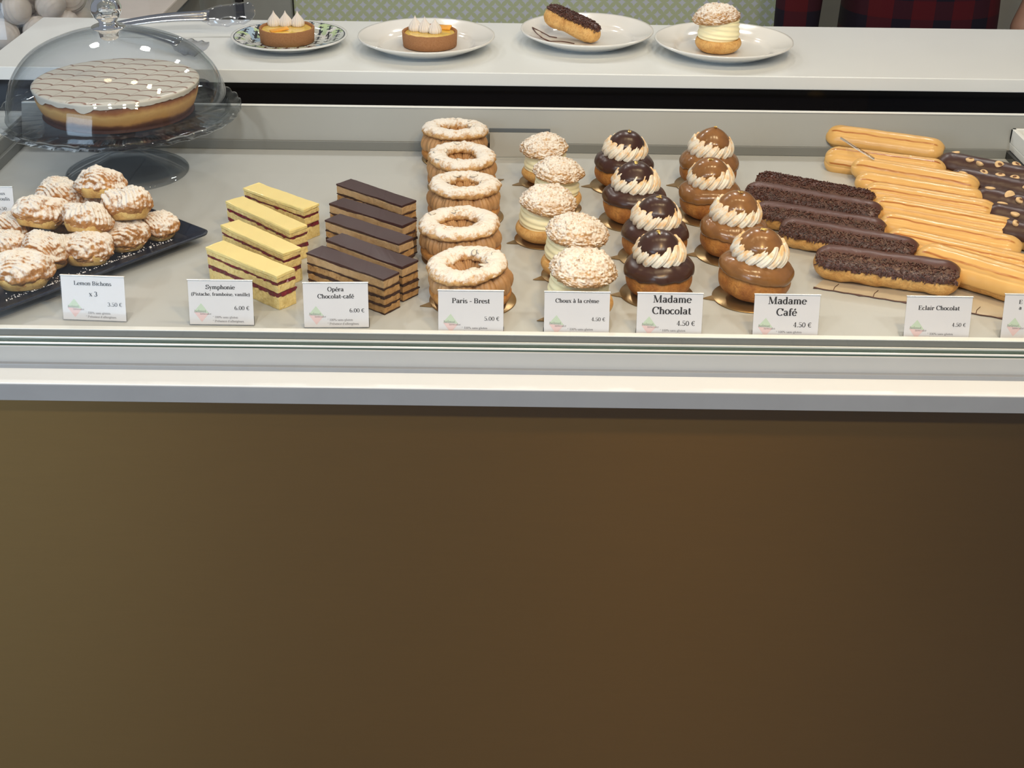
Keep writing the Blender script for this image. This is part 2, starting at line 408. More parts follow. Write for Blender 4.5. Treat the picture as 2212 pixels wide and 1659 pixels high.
cbox('ledge_shade', (XL-.25, 1.1492, -.0460), (XR+.25, 1.1505, -.0275), M['ledge_shade'], .0004)  # strip added so the white ledge's front face looks shaded
cbox('front_panel', (XL-.25, 1.172, -.80), (XR+.25, 1.20, -.0463), M['bronze'])
cbox('plinth', (XL-.25, 1.21, -.898), (XR+.25, 1.80, -.80), M['black_gloss'])
cbox('case_body', (XL-.2, 1.205, -.79), (XR+.2, 1.88, -.05), M['case_white'])

# white service shelf behind
o = box('service_shelf', (-.775, 1.87, .0700), (1.3, 2.160, .0895), M['counter'], bev=.0012)
tag(o, 'long white shelf above the case carrying four plates', 'shelf')
# white box at the right end of the case, on a dark base
p = at(2184, 313, .010)
o = thing('white_tray', 'white tray on dark base cut off by right edge of photo', 'tray', (XR+.006, 1.40, ZD+.010))
box('body', (0, 0, 0.0), (.10, .40, .010), M['ledge'], o, bev=.001)
for lo, hi in (((0, 0, .010), (.006, .40, .030)), ((0, .394, .010), (.10, .40, .030)), ((0, 0, .010), (.10, .006, .030))):
    box('rim', lo, hi, M['ledge'], o, bev=.0008)

# ------------------------------------------------------------------ lettering: a broad-nib roman face drawn as strokes
TH, TK = .050, .150
def glyphs():
    G = {}
    def A(cx, cy, rx, ry, a0, a1): return ('A', cx, cy, rx, ry, a0, a1)
    def L(*p): return ('L',)+p
    def S(x, y, w=.17): return ('S', x, y, w)
    C, X, D = .68, .46, -.2
    st = lambda x, y0, y1: L(x, y0, x, y1)
    G['L'] = (.62, [st(.16, 0, C), S(.16, C), L(.03, .02, .55, .02), st(.56, 0, .2)])
    G['B'] = (.64, [st(.14, 0, C), L(.03, .66, .3, .66), L(.03, .02, .3, .02), L(.14, .35, .32, .35), A(.30, .505, .20, .155, -90, 90), A(.30, .185, .24, .165, -90, 90)])
    G['S'] = (.55, [A(.27, .51, .18, .15, 30, 270), A(.27, .18, .20, .16, -160, 90), st(.46, .5, .66), st(.06, .02, .18)])
    G['P'] = (.60, [st(.15, 0, C), S(.15, .02), L(.03, .66, .3, .66), L(.15, .33, .3, .33), A(.30, .495, .22, .165, -90, 90)])
    G['O'] = (.72, [A(.36, .34, .28, .33, 0, 360)])
    G['C'] = (.66, [A(.36, .34, .29, .33, 45, 315), st(.58, .45, .66)])
    G['M'] = (.88, [L(.14, 0, .14, C, 'n'), L(.16, C, .43, .02), L(.43, .02, .70, C, 'n'), st(.71, 0, C), S(.13, .02, .13), S(.72, .02), S(.12, .66, .1), S(.74, .66, .1)])
    G['E'] = (.62, [st(.15, 0, C), L(.03, .66, .53, .66), L(.03, .02, .55, .02), L(.15, .35, .4, .35), L(.54, .5, .54, .67, 'n'), L(.56, .01, .56, .18, 'n'), L(.41, .26, .41, .44, 'n')])
    G['a'] = (.47, [A(.21, .32, .13, .12, 0, 160), st(.33, .06, .34), A(.20, .13, .14, .11, 20, 380), L(.33, .03, .44, .02)])
    G['b'] = (.50, [st(.12, 0, C), L(.03, .66, .14, .66), A(.26, .22, .17, .21, -140, 140)])
    G['c'] = (.42, [A(.23, .22, .18, .21, 50, 320)])
    G['d'] = (.50, [st(.36, 0, C), L(.26, .66, .38, .66), A(.23, .22, .17, .21, 40, 320), L(.36, .02, .47, .02)])
    G['e'] = (.44, [A(.23, .22, .18, .21, 5, 320), L(.06, .24, .40, .24)])
    G['f'] = (.32, [st(.14, 0, .54), A(.24, .54, .10, .13, 30, 180), L(.03, .42, .29, .42), S(.15, .02, .13)])
    G['g'] = (.46, [A(.21, .29, .15, .15, 0, 360), A(.22, -.07, .17, .10, 0, 360), L(.10, .12, .2, .04), L(.34, .40, .44, .42)])
    G['h'] = (.52, [st(.12, 0, C), S(.12, .02, .12), L(.03, .66, .13, .66), A(.26, .30, .13, .14, 0, 130), st(.39, 0, .30), S(.39, .02, .12)])
    G['i'] = (.28, [st(.14, 0, .44), S(.14, .02, .13), L(.03, .43, .15, .43), ('D', .14, .60)])
    G['l'] = (.28, [st(.14, 0, C), S(.14, .02, .13), L(.03, .66, .15, .66)])
    G['m'] = (.78, [st(.12, 0, .44), S(.12, .02, .12), L(.03, .43, .13, .43), A(.25, .30, .13, .14, 0, 130), st(.38, 0, .30), S(.38, .02, .1), A(.51, .30, .13, .14, 0, 130), st(.64, 0, .30), S(.64, .02, .12)])
    G['n'] = (.52, [st(.12, 0, .44), S(.12, .02, .12), L(.03, .43, .13, .43), A(.26, .30, .13, .14, 0, 130), st(.39, 0, .30), S(.39, .02, .12)])
    G['o'] = (.47, [A(.235, .22, .18, .21, 0, 360)])
    G['p'] = (.50, [st(.12, D, .44), S(.12, D+.02, .13), L(.03, .43, .13, .43), A(.26, .22, .17, .21, -140, 140)])
    G['r'] = (.40, [st(.12, 0, .44), S(.12, .02, .13), L(.03, .43, .13, .43), A(.27, .30, .13, .12, 50, 140), ('D', .33, .36)])
    G['s'] = (.38, [A(.19, .32, .12, .10, 30, 270), A(.19, .12, .13, .10, -160, 90)])
    G['t'] = (.32, [st(.14, .08, .58), A(.22, .09, .08, .08, 180, 320), L(.03, .42, .28, .42)])
    G['u'] = (.52, [st(.12, .14, .44), L(.03, .43, .13, .43), A(.24, .15, .12, .14, 180, 320), st(.38, 0, .44), L(.30, .43, .38, .43), L(.38, .02, .47, .02)])
    G['v'] = (.46, [L(.08, .44, .23, .02), L(.23, .02, .38, .44, 'n'), S(.09, .43, .12), S(.37, .43, .1)])
    G['w'] = (.66, [L(.08, .44, .21, .02), L(.21, .02, .33, .42, 'n'), L(.33, .42, .45, .02), L(.45, .02, .57, .44, 'n'), S(.09, .43, .12)])
    G['k'] = (.50, [st(.12, 0, C), S(.12, .02, .12), L(.14, .2, .36, .43, 'n'), L(.2, .26, .40, .02)])
    G['x'] = (.46, [L(.08, .44, .37, .02), L(.37, .44, .08, .02, 'n'), S(.10, .43, .12), S(.36, .02, .12), S(.10, .02, .1), S(.37, .43, .1)])
    G['y'] = (.46, [L(.08, .44, .23, .05), L(.38, .44, .18, -.18, 'n'), S(.09, .43, .12), S(.37, .43, .1), ('D', .13, -.16)])
    G['0'] = (.48, [A(.24, .33, .18, .32, 0, 360)])
    G['1'] = (.48, [st(.25, 0, C), S(.25, .02, .14), L(.12, .56, .25, .66, 'n')])
    G['3'] = (.48, [A(.22, .50, .16, .15, -90, 150), A(.22, .18, .19, .16, -150, 90)])
    G['4'] = (.48, [st(.32, 0, C), L(.31, C, .05, .19, 'n'), L(.05, .19, .45, .19), S(.32, .02, .12)])
    G['5'] = (.48, [L(.12, .66, .42, .66), L(.12, .66, .10, .38, 'n'), A(.22, .21, .19, .19, -150, 120)])
    G['6'] = (.48, [A(.25, .19, .17, .17, 0, 360), A(.36, .30, .29, .36, 100, 190)])
    G['€'] = (.56, [A(.34, .33, .22, .32, 50, 310), L(.03, .40, .42, .40), L(.03, .27, .40, .27)])
    G['.'] = (.24, [('D', .12, .05)])
    G[','] = (.24, [('D', .12, .05), L(.14, .04, .08, -.10, 'n')])
    G['-'] = (.34, [L(.04, .22, .30, .22), L(.04, .25, .30, .25)])
    G['('] = (.32, [A(.34, .25, .22, .45, 120, 240)])
    G[')'] = (.32, [A(-.02, .25, .22, .45, -60, 60)])
    G['*'] = (.34, [L(.17, .42, .17, .64, 'n'), L(.08, .46, .26, .60, 'n'), L(.08, .60, .26, .46, 'n')])
    G['%'] = (.74, [A(.18, .50, .11, .14, 0, 360), A(.55, .16, .11, .14, 0, 360), L(.16, 0, .56, .66, 'n')])
    G["'"] = (.20, [L(.11, .66, .08, .50, 'n')])
    G[' '] = (.26, [])
    G['é'] = (G['e'][0], G['e'][1]+[L(.20, .52, .32, .66)]); G['è'] = (G['e'][0], G['e'][1]+[L(.14, .66, .26, .52)])
    G['à'] = (G['a'][0], G['a'][1]+[L(.12, .66, .24, .52)])
    return G
GL = glyphs()
def lay_text(s, x, z, size, align, vs, fs, y, bold=1.0):
    wdt = sum(GL[c][0] for c in s)*size
    x0 = x-(wdt/2 if align == 'c' else wdt if align == 'r' else 0)
    tk, th = TK*bold, TH*(.7+.3*bold)
    def quad(p, q, w0, w1=None):
        w1 = w0 if w1 is None else w1
        d = Vector((q[0]-p[0], q[1]-p[1])); 
        if d.length < 1e-6: return
        n = Vector((-d.y, d.x)).normalized()
        b = len(vs)
        for pt, w, sg in ((p, w0, 1), (p, w0, -1), (q, w1, -1), (q, w1, 1)):
            vs.append((x0+(cx+pt[0]+n.x*w/2*sg)*size, y, z+(pt[1]+n.y*w/2*sg)*size))
        fs.append((b, b+1, b+2, b+3))
    cx = 0
    for c in s:
        adv, st = GL[c]
        for k in st:
            if k[0] == 'L':
                d = Vector((k[3]-k[1], k[4]-k[2])); w = th+(tk-th)*abs(d.y)/max(d.length, 1e-6)
                if len(k) > 5: w = th
                quad((k[1], k[2]), (k[3], k[4]), w)
            elif k[0] == 'A':
                n = max(5, int(abs(k[6]-k[5])/22)); pts = []
                for i in range(n+1):
                    a = R_(k[5]+(k[6]-k[5])*i/n); pts.append((k[1]+k[3]*math.cos(a), k[2]+k[4]*math.sin(a), th+(tk-th)*abs(math.cos(a))))
                for i in range(n): quad(pts[i][:2], pts[i+1][:2], pts[i][2], pts[i+1][2])
            elif k[0] == 'S': quad((k[1]-k[3]*.8, k[2]), (k[1]+k[3]*.8, k[2]), th)
            elif k[0] == 'D': quad((k[1]-.055, k[2]), (k[1]+.055, k[2]), .11)
        cx += adv
CW, CH = .0670, .0465
def price_card(px, py, z, lines, price, label, rz=0, lean=12.5, logo=True, only=None):
    """px,py = photo position of the card's top centre; stands on the deck"""
    tp = at(px, py, z)
    base = Vector((tp.x, max(tp.y-math.sin(R_(lean))*CH, 1.2140+abs(math.sin(R_(rz)))*CW/2), ZD))
    t = thing('price_card', label, 'price card', base, R_(rz), 'white price cards along the front')
    t.rotation_euler = (0, 0, R_(rz))
    tilt = Matrix.Rotation(-R_(lean), 4, 'X')
    def fix(o): o.matrix_local = tilt @ Matrix.Translation((0, 0, .0012)); return o
    w2 = CW/2
    fix(box('paper', (-w2, -.0003, 0), (w2, .0003, CH), M['paper'], t))
    fix(box('acrylic_cover', (-w2-.0006, -.0016, 0), (w2+.0006, -.0010, CH+.0008), M['acrylic'], t))
    fix(box('acrylic_back', (-w2-.0006, .0008, 0), (w2+.0006, .0016, CH+.0008), M['acrylic'], t))
    fix(box('top_fold', (-w2-.0006, -.0016, CH+.0004), (w2+.0006, .0016, CH+.0014), M['metal_bright'], t, bev=.0004))
    box('foot', (-w2-.0006, -.001, 0), (w2+.0006, .022, .0010), M['acrylic'], t)
    vs, fs = [], []
    for (s, x, zz, size, al) in lines: lay_text(s, x*CW-w2, zz*CH, size*CH, al, vs, fs, -.00045)
    if vs: fix(mesh('lettering', vs, fs, M['ink'], t, False))
    if price:
        vs, fs = [], []; lay_text(price[0], price[1]*CW-w2, price[2]*CH, price[3]*CH, 'r', vs, fs, -.00045, .75); fix(mesh('price', vs, fs, M['ink'], t, False))
    if logo:
        cx, cz, hw, hh = -w2+.19*CW, .27*CH, .115*CW, .215*CH
        fix(mesh('logo_top', [(cx-hw, -.0004, cz+.001), (cx+hw, -.0004, cz-.0005), (cx, -.0004, cz+hh)], [(0, 1, 2)], M['logo_green'], t, False))
        fix(mesh('logo_bottom', [(cx-hw, -.0004, cz+.0006), (cx, -.0004, cz-hh), (cx+hw, -.0004, cz-.0009)], [(0, 1, 2)], M['logo_pink'], t, False))
        vs, fs = [], []
        lay_text('helmut', cx-.0072, cz+.0002, .0042, 'l', vs, fs, -.0005, .6); lay_text('newcake', cx-.0016, cz-.0022, .0034, 'l', vs, fs, -.0005, .6)
        fix(mesh('logo_lettering', vs, fs, M['ink_soft'], t, False))
        vs, fs = [], []
        lay_text("* 100% sans gluten", -w2+.36*CW, .145*CH, .075*CH, 'l', vs, fs, -.00045, .8)
        lay_text("* Présence d'allergènes", -w2+.36*CW, .055*CH, .075*CH, 'l', vs, fs, -.00045, .8)
        fix(mesh('small_print', vs, fs, M['ink_soft'], t, False))
    return t
ZT = CH*math.cos(R_(12.5))
price_card(198, 600, ZT, [('Lemon Bichons', .5, .80, .136, 'c'), ('x 3', .5, .55, .16, 'c')], ('3.50 €', .95, .33, .135), 'white price card reading Lemon Bichons x 3, 3.50 euros, below the dark tray', rz=-3)
price_card(475, 609, ZT, [('Symphonie', .5, .81, .144, 'c'), ('(Pistache, framboise, vanille)', .5, .66, .111, 'c')], ('6.00 €', .94, .34, .135), 'white price card reading Symphonie, 6.00 euros, at the yellow slices')
price_card(725, 614.5, ZT, [('Opéra', .5, .82, .145, 'c'), ('Chocolat-café', .5, .66, .145, 'c')], ('6.00 €', .94, .34, .135), 'white price card reading Opéra Chocolat-café at the chocolate slices', rz=2)
price_card(1017, 634.5, ZT, [('Paris - Brest', .5, .73, .162, 'c')], ('5.00 €', .94, .34, .135), 'white price card reading Paris - Brest in front of the cream rings')
price_card(1248, 644.5, ZT, [('Choux à la crème', .5, .77, .135, 'c')], ('4.50 €', .94, .36, .125), 'white price card reading Choux à la crème in front of the cream puffs')
price_card(1449, 640, ZT, [('Madame', .53, .80, .24, 'c'), ('Chocolat', .53, .54, .24, 'c')], ('4.50 €', .90, .28, .165), 'white price card with large lettering Madame Chocolat')
price_card(1704, 646.5, ZT, [('Madame', .5, .80, .24, 'c'), ('Café', .5, .54, .24, 'c')], ('4.50 €', .90, .28, .165), 'white price card with large lettering Madame Café')
price_card(2030.5, 644.5, ZT, [('Eclair Chocolat', .5, .71, .144, 'c')], ('4.50 €', .94, .34, .125), 'white price card reading Eclair Chocolat below the nearest chocolate eclair')
price_card(2242, 640, ZT, [('E', .22, .80, .13, 'l'), ('a', .23, .67, .13, 'l')], None, 'white price card cut off by the right edge of the photo')
t = price_card(-33, 406, ZT, [('aux', .80, .80, .12, 'c'), ('coulis', .83, .655, .13, 'c')], ('5.50', .86, .40, .13), 'white price card reading coulis 5.50 beside the glass cake stand', logo=False)
# blank label holder leaning against the back panel
t = thing('label_holder', 'blank grey label holder standing against the back panel', 'label holder', at(1122, 317, .0))
t.location.y = 1.766
bb = box('plate', (-.0415, -.001, 0), (.0415, .001, .034), M['grey_card'], t, bev=.0004); bb.rotation_euler = (R_(-14), 0, 0)
bb = box('top_fold', (-.0425, -.001, .0), (.0425, .004, .0055), M['black_gloss'], t, bev=.0006); bb.location = (0, .0082, .0330); bb.rotation_euler = (R_(-14), 0, 0); bb.data.materials[0] = plain('slate_grey', (.085, .10, .115, 1), .4)
box('foot', (-.0415, -.014, 0), (.0415, .001, .001), M['acrylic'], t)

# ------------------------------------------------------------------ cake boards
def make_board(r, name='cake_board'):
    t = thing(name, 'x', 'cake board', (0, 0, 0))
    lathe('disc', [(0.0005, 0), (r-.001, 0), (r, .0006), (r-.0006, .0013), (0.0005, .0014)], 56, M['gold_board'], t)
    mesh('pull_tab', [(-r+.004, -.008, .0004), (-r-.012, 0, .0004), (-r+.004, .008, .0004), (-r+.004, -.008, .0012), (-r-.012, 0, .0012), (-r+.004, .008, .0012)],
         [(0, 2, 1), (3, 4, 5), (0, 1, 4, 3), (1, 2, 5, 4), (2, 0, 3, 5)], M['gold_board'], t, False)
    return t
boards = {}
def board(r, loc, label, rz=0.0):
    if r not in boards:
        b = make_board(r); boards[r] = b; b.location = loc; b.rotation_euler[2] = rz; b['label'] = label; b['group'] = 'gold cake boards under the pastries'
        return b
    return dup(boards[r], loc, rz, label, 'gold cake boards under the pastries')
BT = .0014
ORD = ['farthest', 'second farthest', 'middle', 'second nearest', 'nearest']
ORD4 = ['farthest', 'second farthest', 'second nearest', 'nearest']

# ------------------------------------------------------------------ praline cream rings
def make_ring(i):
    sd = i*3.7+1
    t = thing('choux_ring', 'x', 'pastry', (0, 0, 0), 0, 'cream filled choux rings')
    Rm = .029
    def d0(p, th, v):
        k = 1+.04*nz(p, 45, sd); return Vector((p.x*k, p.y*k, p.z*(1+.1*nz(p, 60, sd))))
    lathe('base_bun', [(.010, .001), (.030, 0), (.040, .002), (.0445, .008), (.0435, .014), (.035, .016), (.012, .015), (.010, .001)], 90, M['choux_gold'], t, d0, 30)
    def cr(u, v):
        th = u*2*PI; a = v*2*PI
        ph = 11*th+.6*math.sin(th*2+sd)
        lob = abs(math.cos(ph/2+.3*math.sin(a)))
        fine = abs(math.cos(ph*2.0))
        r_t = .0120+.0046*lob**.6+.0015*fine
        r = Rm+r_t*math.cos(a)*.98; z = .0230+r_t*.90*math.sin(a)
        q = Vector((r*math.cos(th), r*math.sin(th), z)); n = nz(q, 60, sd)*.0012
        return q*(1+n/.05)
    grid('praline_filling', 400, 22, cr, M['praline'], t, closev=True)
    def lid(u, v):
        th = u*2*PI; a = v*2*PI
        w = .0132*(1+.18*nz((math.cos(th), math.sin(th), 0), 1.6, sd)+.06*math.sin(3*th+sd))
        hh = .0088*(1+.22*nz((math.cos(th), math.sin(th), 1), 2.0, sd+2))
        Rr = .0318*(1+.035*math.sin(2*th+sd*1.3))
        r = Rr+w*math.cos(a); z = .0385+hh*math.sin(a)*(1 if math.sin(a) > 0 else .55)
        q = Vector((r*math.cos(th), r*math.sin(th), z))
        g = nz((th*6, a*1.5, 0), 1.6, sd)*.0014+nz(q, 160, sd)*.0012+nz(q, 420, sd)*.0005
        return q+Vector((math.cos(a)*math.cos(th), math.cos(a)*math.sin(th), math.sin(a)))*g
    l = grid('choux_lid', 150, 30, lid, M['sugar_ring'], t, closev=True)
    tiltx, tilty = [(-.06, .03), (.02, -.04), (.05, 0), (.02, .03), (.10, -.05)][i]
    l.rotation_euler = (tiltx, tilty, 0)
    rnd = random.Random(i+3)
    for k in range(6):
        th = rnd.uniform(0, 2*PI); rr = .030+rnd.uniform(-.008, .008)
        def fl(u, v, e=k):
            a = u*2*PI; s = .0040*(v if v < .5 else 1-v)*2
            return Vector((s*math.cos(a)*1.4, s*math.sin(a)*.8, (.0003 if v > .5 else -.0004)+.0002*math.cos(a)))
        f = grid('almond_flake', 14, 5, fl, M['almond'], l)
        f.location = (rr*math.cos(th), rr*math.sin(th), .0474-abs(rr-.031)*.25); f.rotation_euler = (rnd.uniform(-.25, .25), rnd.uniform(-.25, .25), rnd.uniform(0, 6))
    return t
RP = [(981, 278), (997, 335), (1002, 398), (994, 480), (1017, 570)]
for i, (px, py) in enumerate(RP):
    t = make_ring(i); p = at(px, py, .043); p.z = ZD+BT; t.location = p; t.rotation_euler[2] = i*1.3
    if i == 3: t.scale = (1.04, 1.04, 1)
    t['label'] = 'choux ring with praline cream and icing sugar lid, '+ORD[i]+' of its row'
    board(.0475, Vector((p.x+.002, p.y, ZD)), 'gold cake board under the '+ORD[i]+' choux ring', 2.6+i)

# ------------------------------------------------------------------ cream puffs
def make_puff(i, big=1.0):
    sd = i*5.1+2
    t = thing('cream_puff', 'x', 'pastry', (0, 0, 0), 0, 'cream puffs with craquelin lids')
    def d0(p, th, v):
        k = 1+.05*nz(p, 40, sd); return Vector((p.x*k, p.y*k, p.z))
    lathe('base_bun', [(.001, 0), (.018, 0), (.027, .004), (.0318, .011), (.0305, .017), (.026, .0185), (.001, .017)], 64, M['choux_pale'], t, d0, 24)
    def d1(p, th, v):
        w = v*8*PI*2+th*3.0
        k = 1+.022*math.cos(w)+.015*math.cos(3*th+sd)+.02*nz(p, 50, sd)
        return Vector((p.x*k, p.y*k, p.z+.0008*math.sin(th+sd)))
    lathe('vanilla_cream', [(.001, .016), (.022, .016), (.0275, .020), (.0285, .026), (.0270, .034), (.0262, .041), (.024, .0445), (.001, .045)], 80, M['cream_vanilla'], t, d1, 70)
    def d2(p, th, v):
        n = abs(nz(p, 200, sd))*.50+abs(nz(p, 520, sd))*.50+.40*nz(p, 60, sd)
        o = Vector((p.x, p.y, (p.z-.043)*1.3)).normalized()
        return p+o*(n*.0052-.0010)*(1 if v < .86 else .2)
    l = lathe('craquelin_lid', [(.0005, .0645), (.010, .0638), (.020, .0595), (.0275, .0535), (.0315, .0480), (.0315, .0450), (.028, .0425), (.015, .0425), (.0005, .0425)], 190, M['sugar_craq'], t, d2, 90)
    l.rotation_euler = [(.05, -.06, 0), (.03, .05, 0), (.10, .10, 0), (.05, .08, 0), (.05, .07, 0), (0, -.13, 0)][i]
    return t
PP = [(1180, 309, .99), (1203, 361, 1.0), (1176, 421, 1.04), (1239, 489, 1.09), (1253, 567, 1.13)]
for i, (px, py, s) in enumerate(PP):
    t = make_puff(i); p = at(px, py, .054*s); p.z = ZD+BT; t.location = p; t.scale = (s, s, s)
    t['label'] = 'cream puff with sugared craquelin lid, '+ORD[i]+' of the middle row'
    board(.034, Vector((p.x-.001, p.y-.001, ZD)), 'gold cake board under the '+ORD[i]+' cream puff', .35)

# ------------------------------------------------------------------ glazed religieuses
def make_relig(i, coffee):
    sd = i*2.9+(50 if coffee else 5)
    gm = M['coffee_glaze'] if coffee else M['choc_glaze']
    t = thing('religieuse', 'x', 'pastry', (0, 0, 0), 0, 'coffee religieuses' if coffee else 'chocolate religieuses')
    prof = [(.001, .0), (.024, .0), (.0345, .0045), (.0395, .013), (.0395, .022), (.0355, .034), (.024, .040), (.001, .042)]
    def d0(p, th, v):
        k = 1+.05*nz(p, 40, sd)+.012*math.sin(9*th+sd)*max(0, 1-p.z/.03); return Vector((p.x*k, p.y*k, p.z))
    lathe('choux_bun', prof, 90, M['choux_brown'], t, d0, 36)
    def cap(u, v):
        th = u*2*PI
        zlow = .0250+.0026*nz((math.cos(th), math.sin(th), 0), 2.0, sd)+.0016*nz((math.cos(th), math.sin(th), 0), 6.0, sd)
        pr = [(.001, .0425), (.024, .0405), (.0355, .034), (.0402, .0245)]
        a = v*PI*.5*1.12
        if v < .9:
            s = v/.9; aa = s*PI/2
            r = .0405*math.sin(aa)**.85; z = zlow+(.0440-zlow)*math.cos(aa)**.8
        else:
            s = (v-.9)/.1; r = .0405-.0035*s; z = zlow-.0004*s
        q = Vector((r*math.cos(th), r*math.sin(th), z)); k = 1.034+.05*nz(q, 40, sd)
        return Vector((q.x*k, q.y*k, q.z+.001*nz(q, 60, sd)))
    grid('glaze', 120, 34, cap, gm, t)
    NP = 14
    def col(u, v):
        th = u*2*PI; ph = NP*th-13.0*v; lob = abs(math.cos(ph/2))**.6; fine = abs(math.cos(ph*1.5))
        ir = 1+.05*nz((math.cos(th), math.sin(th), 0), 2.2, sd)
        if v < .16:            # underside, tucked in
            s = v/.16; r = .018+(.0252-.018)*s+.0026*lob*s; z = .0400+.0006*(1-s)-.0036*lob*s
        elif v < .86:          # the flaring outer side, bottom to top
            s = (v-.16)/.70; bul = math.sin(s*PI)
            r = (.0252+.0026*lob)*(1-s)+.0232*s+.0034*bul+(.0020*lob+.0012*fine)*(.35+bul*.65)
            z = .0400-.0036*lob*(1-s)+.0175*s+.0040*lob*s*s
        else:
            s = (v-.86)/.14; r = (.0232+.0010*lob)*(1-s)+.010*s; z = .0575+.0040*lob*(1-s)-.005*s
        return Vector((r*ir*math.cos(th), r*ir*math.sin(th), z))
    c = grid('meringue_collar', 336, 34, col, M['meringue_toast'], t)
    c.rotation_euler[2] = sd
    tip = .0035 if coffee and i == 0 else 0
    h = .0715
    def dd(p, th, v):
        k = 1+.03*nz(p, 50, sd); return Vector((p.x*k, p.y*k, p.z))
    dm = lathe('glazed_top', [(.0005, h+tip), (.007, h-.0005+tip*.35), (.0140, h-.0030), (.0200, h-.0080), (.0236, .0590), (.0243, .0545), (.0220, .050), (.001, .047)], 64, gm, t, dd, 40)
    dm.rotation_euler = (.06, .03*(-1)**i, 0)
    rnd = random.Random(i+9*coffee)
    vs = []; fs = []
    for k in range(7):
        a = rnd.uniform(0, 6.28); r = rnd.uniform(0, .003); z = h+tip+rnd.uniform(0, .0012)
        c0 = Vector((r*math.cos(a), r*math.sin(a)-.002, z-.0002)); b = len(vs)
        for q in range(4): vs.append(c0+Vector((rnd.uniform(-.0032, .0032), rnd.uniform(-.0026, .0026), rnd.uniform(-.0004, .0018))))
        fs += [(b, b+1, b+2), (b, b+2, b+3), (b, b+3, b+1), (b+1, b+3, b+2)]
    mesh('gold_leaf', vs, fs, M['gold_leaf'], dm, False)
    return t
MC = [(1347, 415, 1.01, (.01, .03)), (1371, 492, 1.02, (.0, .02)), (1418, 573, 1.01, (.0, -.02)), (1427, 655, 1.0, (.02, -.04))]
MK = [(1532, 413, 1.03, (0, .03)), (1536, 481, 1.01, (0, -.02)), (1586, 567, 1.04, (0, .03)), (1631, 664, 1.06, (0, .10))]
for cf, L_ in ((0, MC), (1, MK)):
    for i, (px, py, s, tl) in enumerate(L_):
        t = make_relig(i, bool(cf)); p = at(px, py, BT); t.scale = (s*.93, s*.93, s*1.01)
        t.location = Vector((p.x, p.y+.030*s, ZD+BT+.026*abs(tl[1])*s)); t.rotation_euler = (tl[0], tl[1], 0)
        nm = 'coffee' if cf else 'chocolate'
        t['label'] = '%s glazed religieuse with toasted meringue collar, %s of its row' % (nm, ORD4[i])
        board(.041, Vector((p.x-.002, p.y+.026*s, ZD)), 'gold cake board under the %s %s religieuse' % (ORD4[i], nm), .1)

# ------------------------------------------------------------------ layered slices
def make_slice(i, opera, length, width, height):
    t = thing('opera_slice' if opera else 'raspberry_slice', 'x', 'cake', (0, 0, 0), 0, 'chocolate coffee slices' if opera else 'pale yellow raspberry slices')
    sd = i*1.7+(30 if opera else 2)
    if opera:
        layers = [('sponge', .02, .20, 'sponge_coffee', 0), ('chocolate_layer', .20, .25, 'choc_layer', .0004), ('sponge', .25, .42, 'sponge_coffee', 0), ('chocolate_layer', .42, .50, 'choc_layer', .0005),
                  ('sponge', .50, .68, 'sponge_coffee', 0), ('chocolate_layer', .68, .72, 'choc_layer', .0004), ('coffee_cream', .72, .94, 'coffee_cream', 0), ('chocolate_glaze', .94, 1.0, 'opera_top', .0004)]
        layers.insert(0, ('chocolate_base', 0, .03, 'choc_layer', 0))
    else:
        layers = [('sponge', 0, .37, 'sponge_yellow', 0), ('raspberry_layer', .37, .49, 'raspberry', .0002), ('sponge', .49, .70, 'sponge_yellow', .0003), ('raspberry_layer', .70, .78, 'raspberry', 0), ('sponge', .78, .90, 'sponge_yellow', .0004), ('icing', .90, 1.0, 'pist_icing', .0009)]
    for nm, a, b, mt, ex in layers:
        NXs, NYs = 44, 8
        per = [(x/NXs, 0) for x in range(NXs)]+[(1, y/NYs) for y in range(NYs)]+[(1-x/NXs, 1) for x in range(NXs)]+[(0, 1-y/NYs) for y in range(NYs)]
        n = len(per); vs = []; rows = [(a, -.0003), (a+(b-a)*.15, 0), (a+(b-a)*.85, 0), (b, -.0008 if nm == 'icing' else -.0002)]
        for zz, ins in rows:
            for (u, w) in per:
                x = (u-.5)*length; y = (w-.5)*width
                ox = ex+ins; 
                x2 = x*(1+2*ox/length); y2 = y*(1+2*ox/width)
                q = (x, y, zz*height); rg = .0005 if 'glaze' in nm or nm == 'icing' else (.0022 if nm in ('chocolate_layer', 'raspberry_layer') else .0007)
                g = nz((x*1.0, y, zz*.06+a), 190, sd)*rg
                wv = nz((x, y, a), 32, sd)*.0014 if 0 < zz < 1 else (nz((x, y, 1), 26, sd)*.0008 if zz == 1 else 0)
                vs.append((x2+(g if u in (0, 1) else 0), y2+(g*(1 if w == 1 else -1) if w in (0, 1) else 0), zz*height+wv))
        fs = []
        for r in range(3):
            for k in range(n): fs.append((r*n+k, r*n+(k+1) % n, (r+1)*n+(k+1) % n, (r+1)*n+k))
        fs.append(tuple(range(n-1, -1, -1))); fs.append(tuple(3*n+k for k in range(n)))
        o = mesh(nm, vs, fs, M[mt], t, False)
    return t
def place_slice(i, opera, A, B, C, D, h, label):
    """A,B,C,D: photo positions of the corners of its top face"""
    a, b, c, d = [at(*q, h) for q in (A, B, C, D)]
    ctr = (a+b+c+d)/4; ax = ((d-a)+(c-b)).normalized(); L = ((d-a).length+(c-b).length)/2; Wd = .0245 if opera else .0235
    t = make_slice(i, opera, L, Wd, h)
    t.location = (ctr.x, ctr.y, ZD+.0003); t.rotation_euler[2] = math.atan2(ax.y, ax.x); t['label'] = label
    return t
